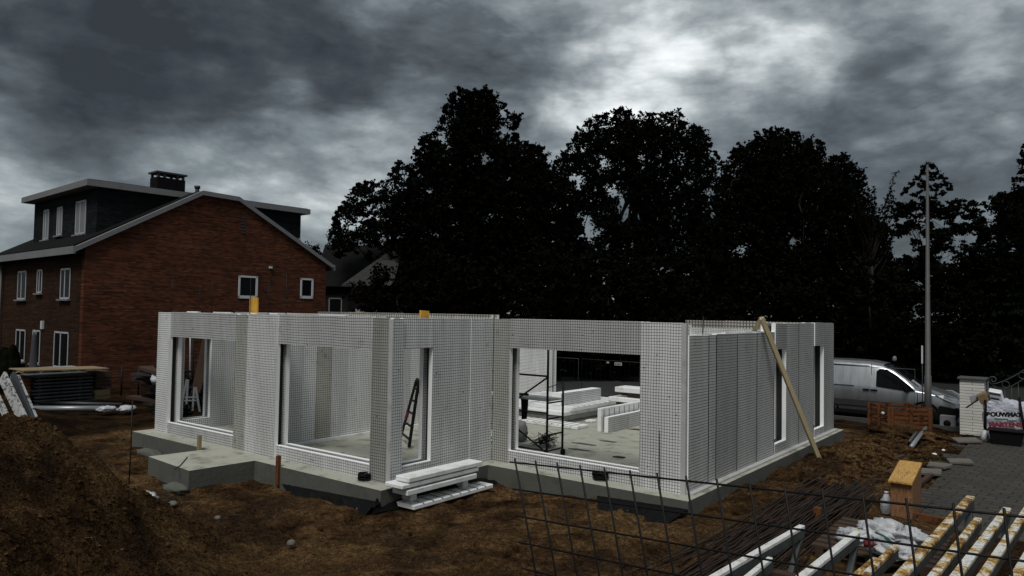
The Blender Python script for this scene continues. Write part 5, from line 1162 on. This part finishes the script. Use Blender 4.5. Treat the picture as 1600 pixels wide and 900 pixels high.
text('BOUWMAT', (-1.53, 23.58, .37), .150, 'black_plastic', (R(86), R(-4), R(3)), BB); text('MARTENS', (-1.50, 23.54, .10), .168, 'maroon_print', (R(86), R(-5), R(3)), BB)
MB().obox((-1.60, 23.60, .29), (.16, 0, .01), (0, .004, 0), (0, 0, .018)).build('print_bar', 'green_print', BB); MB().obox((-1.36, 23.59, .265), (.11, 0, .01), (0, .004, 0), (0, 0, .02)).build('print_bar', 'green_print', BB)
MB().obox((-2.02, 23.95, .80), (.10, 0, .05), (0, .14, .02), (-.06, -.03, .12)).build('paper_sack', 'card', label='brown cardboard piece lying on top of the bulk bag', cat='cardboard', bevel=.01)
q = MB().obox((-1.72, 23.92, .87), (.15, .0, -.02), (0, .14, .03), (-.03, -.05, .16)).build('printed_carton', 'white_plastic', label='white printed packet standing on the bulk bag', cat='packet', bevel=.02)
MB().obox((-1.745, 23.745, .94), (.13, 0, -.017), (0, .004, 0), (-.003, -.005, .022)).build('print_bar', 'dark_metal', q); MB().obox((-1.74, 23.74, .81), (.10, 0, -.013), (0, .004, 0), (-.003, -.005, .03)).build('print_bar', 'dark_metal', q)
MB().obox((-2.25, 24.0, .76), (.08, 0, .03), (0, .12, 0), (-.02, -.02, .10)).build('white_packet', 'white_frame', label='small pale packet at the left shoulder of the bulk bag', cat='packet', bevel=.01)
MB().tube([(-2.42, 23.8, .50), (-2.28, 23.78, .62), (-2.15, 23.8, .74)], .02, 6).build('loose_strap', 'black_plastic', label='black strap sticking out left of the bulk bag', cat='strap')
Tb = thing('black_tub', 'black rectangular tub in front of the bulk bag', 'tub', (-1.45, 23.3, -.33))
mb = MB(); mb.prism([(-1.78, 23.08, -.33), (-1.14, 23.08, -.33), (-1.08, 23.06, .02), (-1.84, 23.06, .02)], (0, .5, 0)); mb.build('tub_body', 'rubber', Tb, bevel=.02)
MB().box(-1.88, -1.04, 23.02, 23.6, .021, .06).build('rim', 'black_plastic', Tb, bevel=.012)
crumple('plastic_sack', (-1.97, 23.45, -.34), .09, .10, .17, 'film', 'white bag hem drooping left of the black tub', 'sack', 15, .3, 3)

# ------------------------------------------------------------------ left yard: stack, tubes, parasol, furniture, dark heaps
SG = 'dark steel sheets stacked in the left yard'
for i in range(9):
    z = -.22+i*.108; dx = rnd.uniform(-.05, .05); o = MB().prism([(-25.7+dx, 8.85+rnd.uniform(-.1, .1), z), (-25.7+dx, 10.62+rnd.uniform(-.08, .08), z+.0), (-25.7+dx, 10.64, z+.06), (-25.7+dx, 8.85, z+.06)], (-1.1, 0, 0))
    sh_ = o.build('steel_sheet', 'sheet_steel', label='dark ribbed steel sheet, '+['lowest', 'second', 'third', 'fourth', 'fifth', 'sixth', 'seventh', 'eighth', 'topmost'][i]+(' from the bottom' if 0 < i < 8 else '')+' in the left yard stack', cat='steel sheet', group=SG, bevel=.01)
    for y in (9.0, 10.2):
        if i < 8: MB().box(-26.7, -25.74, y, y+.08, z+.062, z+.106).build('spacer', 'brown_timber', sh_)
MB().beam((-25.62, 8.35, .935), (-25.62, 10.80, .885), 1.2, .04).build('top_board', 'plank', label='long pale board lying on top of the dark sheet stack', cat='board', bevel=.005)
for (y0, y1, z0, z1, lb) in ((8.50, 8.75, -.2, .72, 'orange wooden crate end left of the dark sheet stack'), (10.66, 11.12, -.15, .15, 'yellow brown slatted crate right of the dark sheet stack'), (10.66, 11.15, .22, .75, 'dark brown slatted crate above the yellow brown one')):
    T = thing('slatted_crate', lb, 'crate', (-25.6, (y0+y1)/2, z0)); mt_ = 'plank' if z0 == -.15 else 'brown_timber' if z0 > 0 else 'orange_timber'
    MB().box(-26.5, -25.62, y0, y1, z0, z1).build('crate_body', mt_ if z0 == -.15 else 'brown_timber', T); k = int((z1-z0)/.11)
    for i in range(k): MB().box(-25.618, -25.59, y0, y1, z0+i*.11, z0+i*.11+.075).build('slat', mt_, T)
MB().tube([(-24.75, 8.42, -.17), (-23.3, 9.9, -.17)], .085, 12).build('tube', 'galv', label='thick light grey tube, nearer of the two lying in the left yard', cat='tube')
MB().tube([(-26.0, 8.9, -.14), (-23.9, 10.75, -.18)], .06, 12).build('tube', 'dark_metal', label='thinner dark grey tube behind the thick light tube', cat='tube')
for i, (y, s) in enumerate(((10.0, .26), (10.45, .22))): crumple('plastic_sack', (-23.22+i*.32, y, -.26), .2, .26, .10, 'film', ['white sack end wrapped on the right end of the thick tube', 'smaller white sack right of the wrapped tube end'][i], 'sack', 4+i, .3, 3)
HP = 'dark scrap boards piled in the left yard'
rg = random.Random(77); places = ['lowest left', 'second', 'third', 'fourth', 'fifth', 'sixth', 'seventh', 'eighth', 'ninth', 'tenth', 'eleventh', 'uppermost']
for i in range(12):
    x = -24.9+.23*(i % 6)+rg.uniform(-.1, .1); zz_ = -.36+.11*i; c = Vector((x, 12.2+rg.uniform(-.2, .2), zz_+.04)); a_ = rg.uniform(-.25, .5)
    d = Vector((math.cos(a_), math.sin(a_), rg.uniform(-.10, .02)))*rg.uniform(.7, 1.1)
    MB().beam(c-d, c+d, rg.uniform(.35, .7), rg.uniform(.05, .10)).build('scrap_board', ['dark_metal', 'brown_timber', 'black_plastic'][i % 3], label='dark board in the scrap pile by the brick gable, '+places[i]+' of twelve counted upward', cat='board', group=HP)
for (x, y, z, r1, r2, r3, sd_, lb) in ((-23.0, 12.7, -.4, .7, .5, .5, 43, 'dark crumpled sheeting just left of the foam house'), (-22.0, 11.4, -.42, .5, .4, .22, 45, 'low dark sheeting beside the left end of the slab')):
    crumple('sheeting_heap', (x, y, z), r1, r2, r3, 'black_plastic', lb, 'sheeting', sd_, .55, 5, fr=4)
crumple('plastic_sack', (-23.9, 12.0, .35), .34, .3, .30, 'film', 'pale sack lying on the dark heap near the brick gable', 'sack', 51, .35, 3)
Fn = thing('garden_fence', 'low thin wire garden fence along the foot of the brick gable', 'fence', (-27, 12.0, -.4))
for i in range(7): x = -29.0+i*1.0; MB().tube([(x, 12.4+i*.15, -.4), (x, 12.4+i*.15, .72)], .03, 6).build('post', 'steel', Fn)
mb = MB()
for z in (.1, .4, .68): mb.tube([(-29.0, 12.4, z), (-23.0, 13.3, z)], .01, 4)
mb.build('wire', 'steel', Fn)
Ps = thing('parasol', 'closed dark parasol on the terrace before the brick house', 'parasol', (-28.5, 9.8, -.4))
MB().tube([(-28.5, 9.8, -.4), (-28.5, 9.8, 2.02)], .025, 8).build('pole', 'galv', Ps); MB().tube([(-28.5, 9.8, .62), (-28.5, 9.8, .80), (-28.5, 9.8, 1.3), (-28.5, 9.8, 1.85), (-28.5, 9.8, 2.0)], [.15, .13, .10, .07, .02], 10).build('folded_canopy', 'parasol_cloth', Ps)
MB().tube([(-28.5, 9.8, -.4), (-28.5, 9.8, -.33)], .25, 14).build('foot', 'rubber', Ps)
Tt = thing('garden_table', 'pale garden table under the closed parasol', 'table', (-28.2, 10.3, -.4)); MB().box(-28.7, -27.8, 9.75, 11.1, .72, .76).build('tabletop', 'white_frame', Tt)
for x in (-28.6, -27.9):
    for y in (9.85, 11.0): MB().box(x-.03, x+.03, y-.03, y+.03, -.4, .719).build('leg', 'white_frame', Tt)
for i, y in enumerate((9.2, 11.6)):
    Ch = thing('garden_chair', ['rattan garden chair left of the pale table', 'rattan garden chair right of the pale table'][i], 'chair', (-28.2, y, -.4), 'garden chairs by the parasol')
    MB().box(-28.5, -28.0, y-.24, y+.24, .20, .25).build('seat', 'plank', Ch); MB().tube([(-28.0, y-.24, .25), (-28.0, y-.2, .6), (-28.0, y, .68), (-28.0, y+.2, .6), (-28.0, y+.24, .25)], .03, 6).build('backrest', 'plank', Ch)
    for x in (-28.45, -28.05):
        for yy_ in (y-.2, y+.2): MB().tube([(x, yy_, -.4), (x, yy_, .2)], .02, 6).build('leg', 'plank', Ch)
crumple('climbing_bush', (-31.2, 9.9, -.4), .25, .5, .9, 'leaf_mid', 'dark bush against the front of the brick house', 'bush', 6, .4, 4)
# leaning perforated steel beams behind the mound
for i, (a, b_, w_, mt_, lb) in enumerate((((4, 588, 13.6), (42, 668, 12.4), .20, 'speckled_steel', 'broad speckled steel plank leaning behind the soil mound'), ((20, 584, 13.8), (54, 664, 12.6), .10, 'dark_metal', 'narrow dark steel plank leaning behind the speckled one'), ((28, 588, 13.9), (60, 662, 12.7), .06, 'speckled_steel', 'thin pale edged steel bar, rightmost of the leaning planks'), ((-14, 600, 13.4), (20, 672, 12.2), .12, 'speckled_steel', 'lowest leaning steel plank at the left edge'))):
    p, q = ad(*a), ad(*b_); q = q+(q-p).normalized()*.7; MB().beam(p, q, w_, .05, upv=fwd).build('steel_plank', mt_, label=lb, cat='steel plank', group='steel planks leaning behind the mound', bevel=.006)
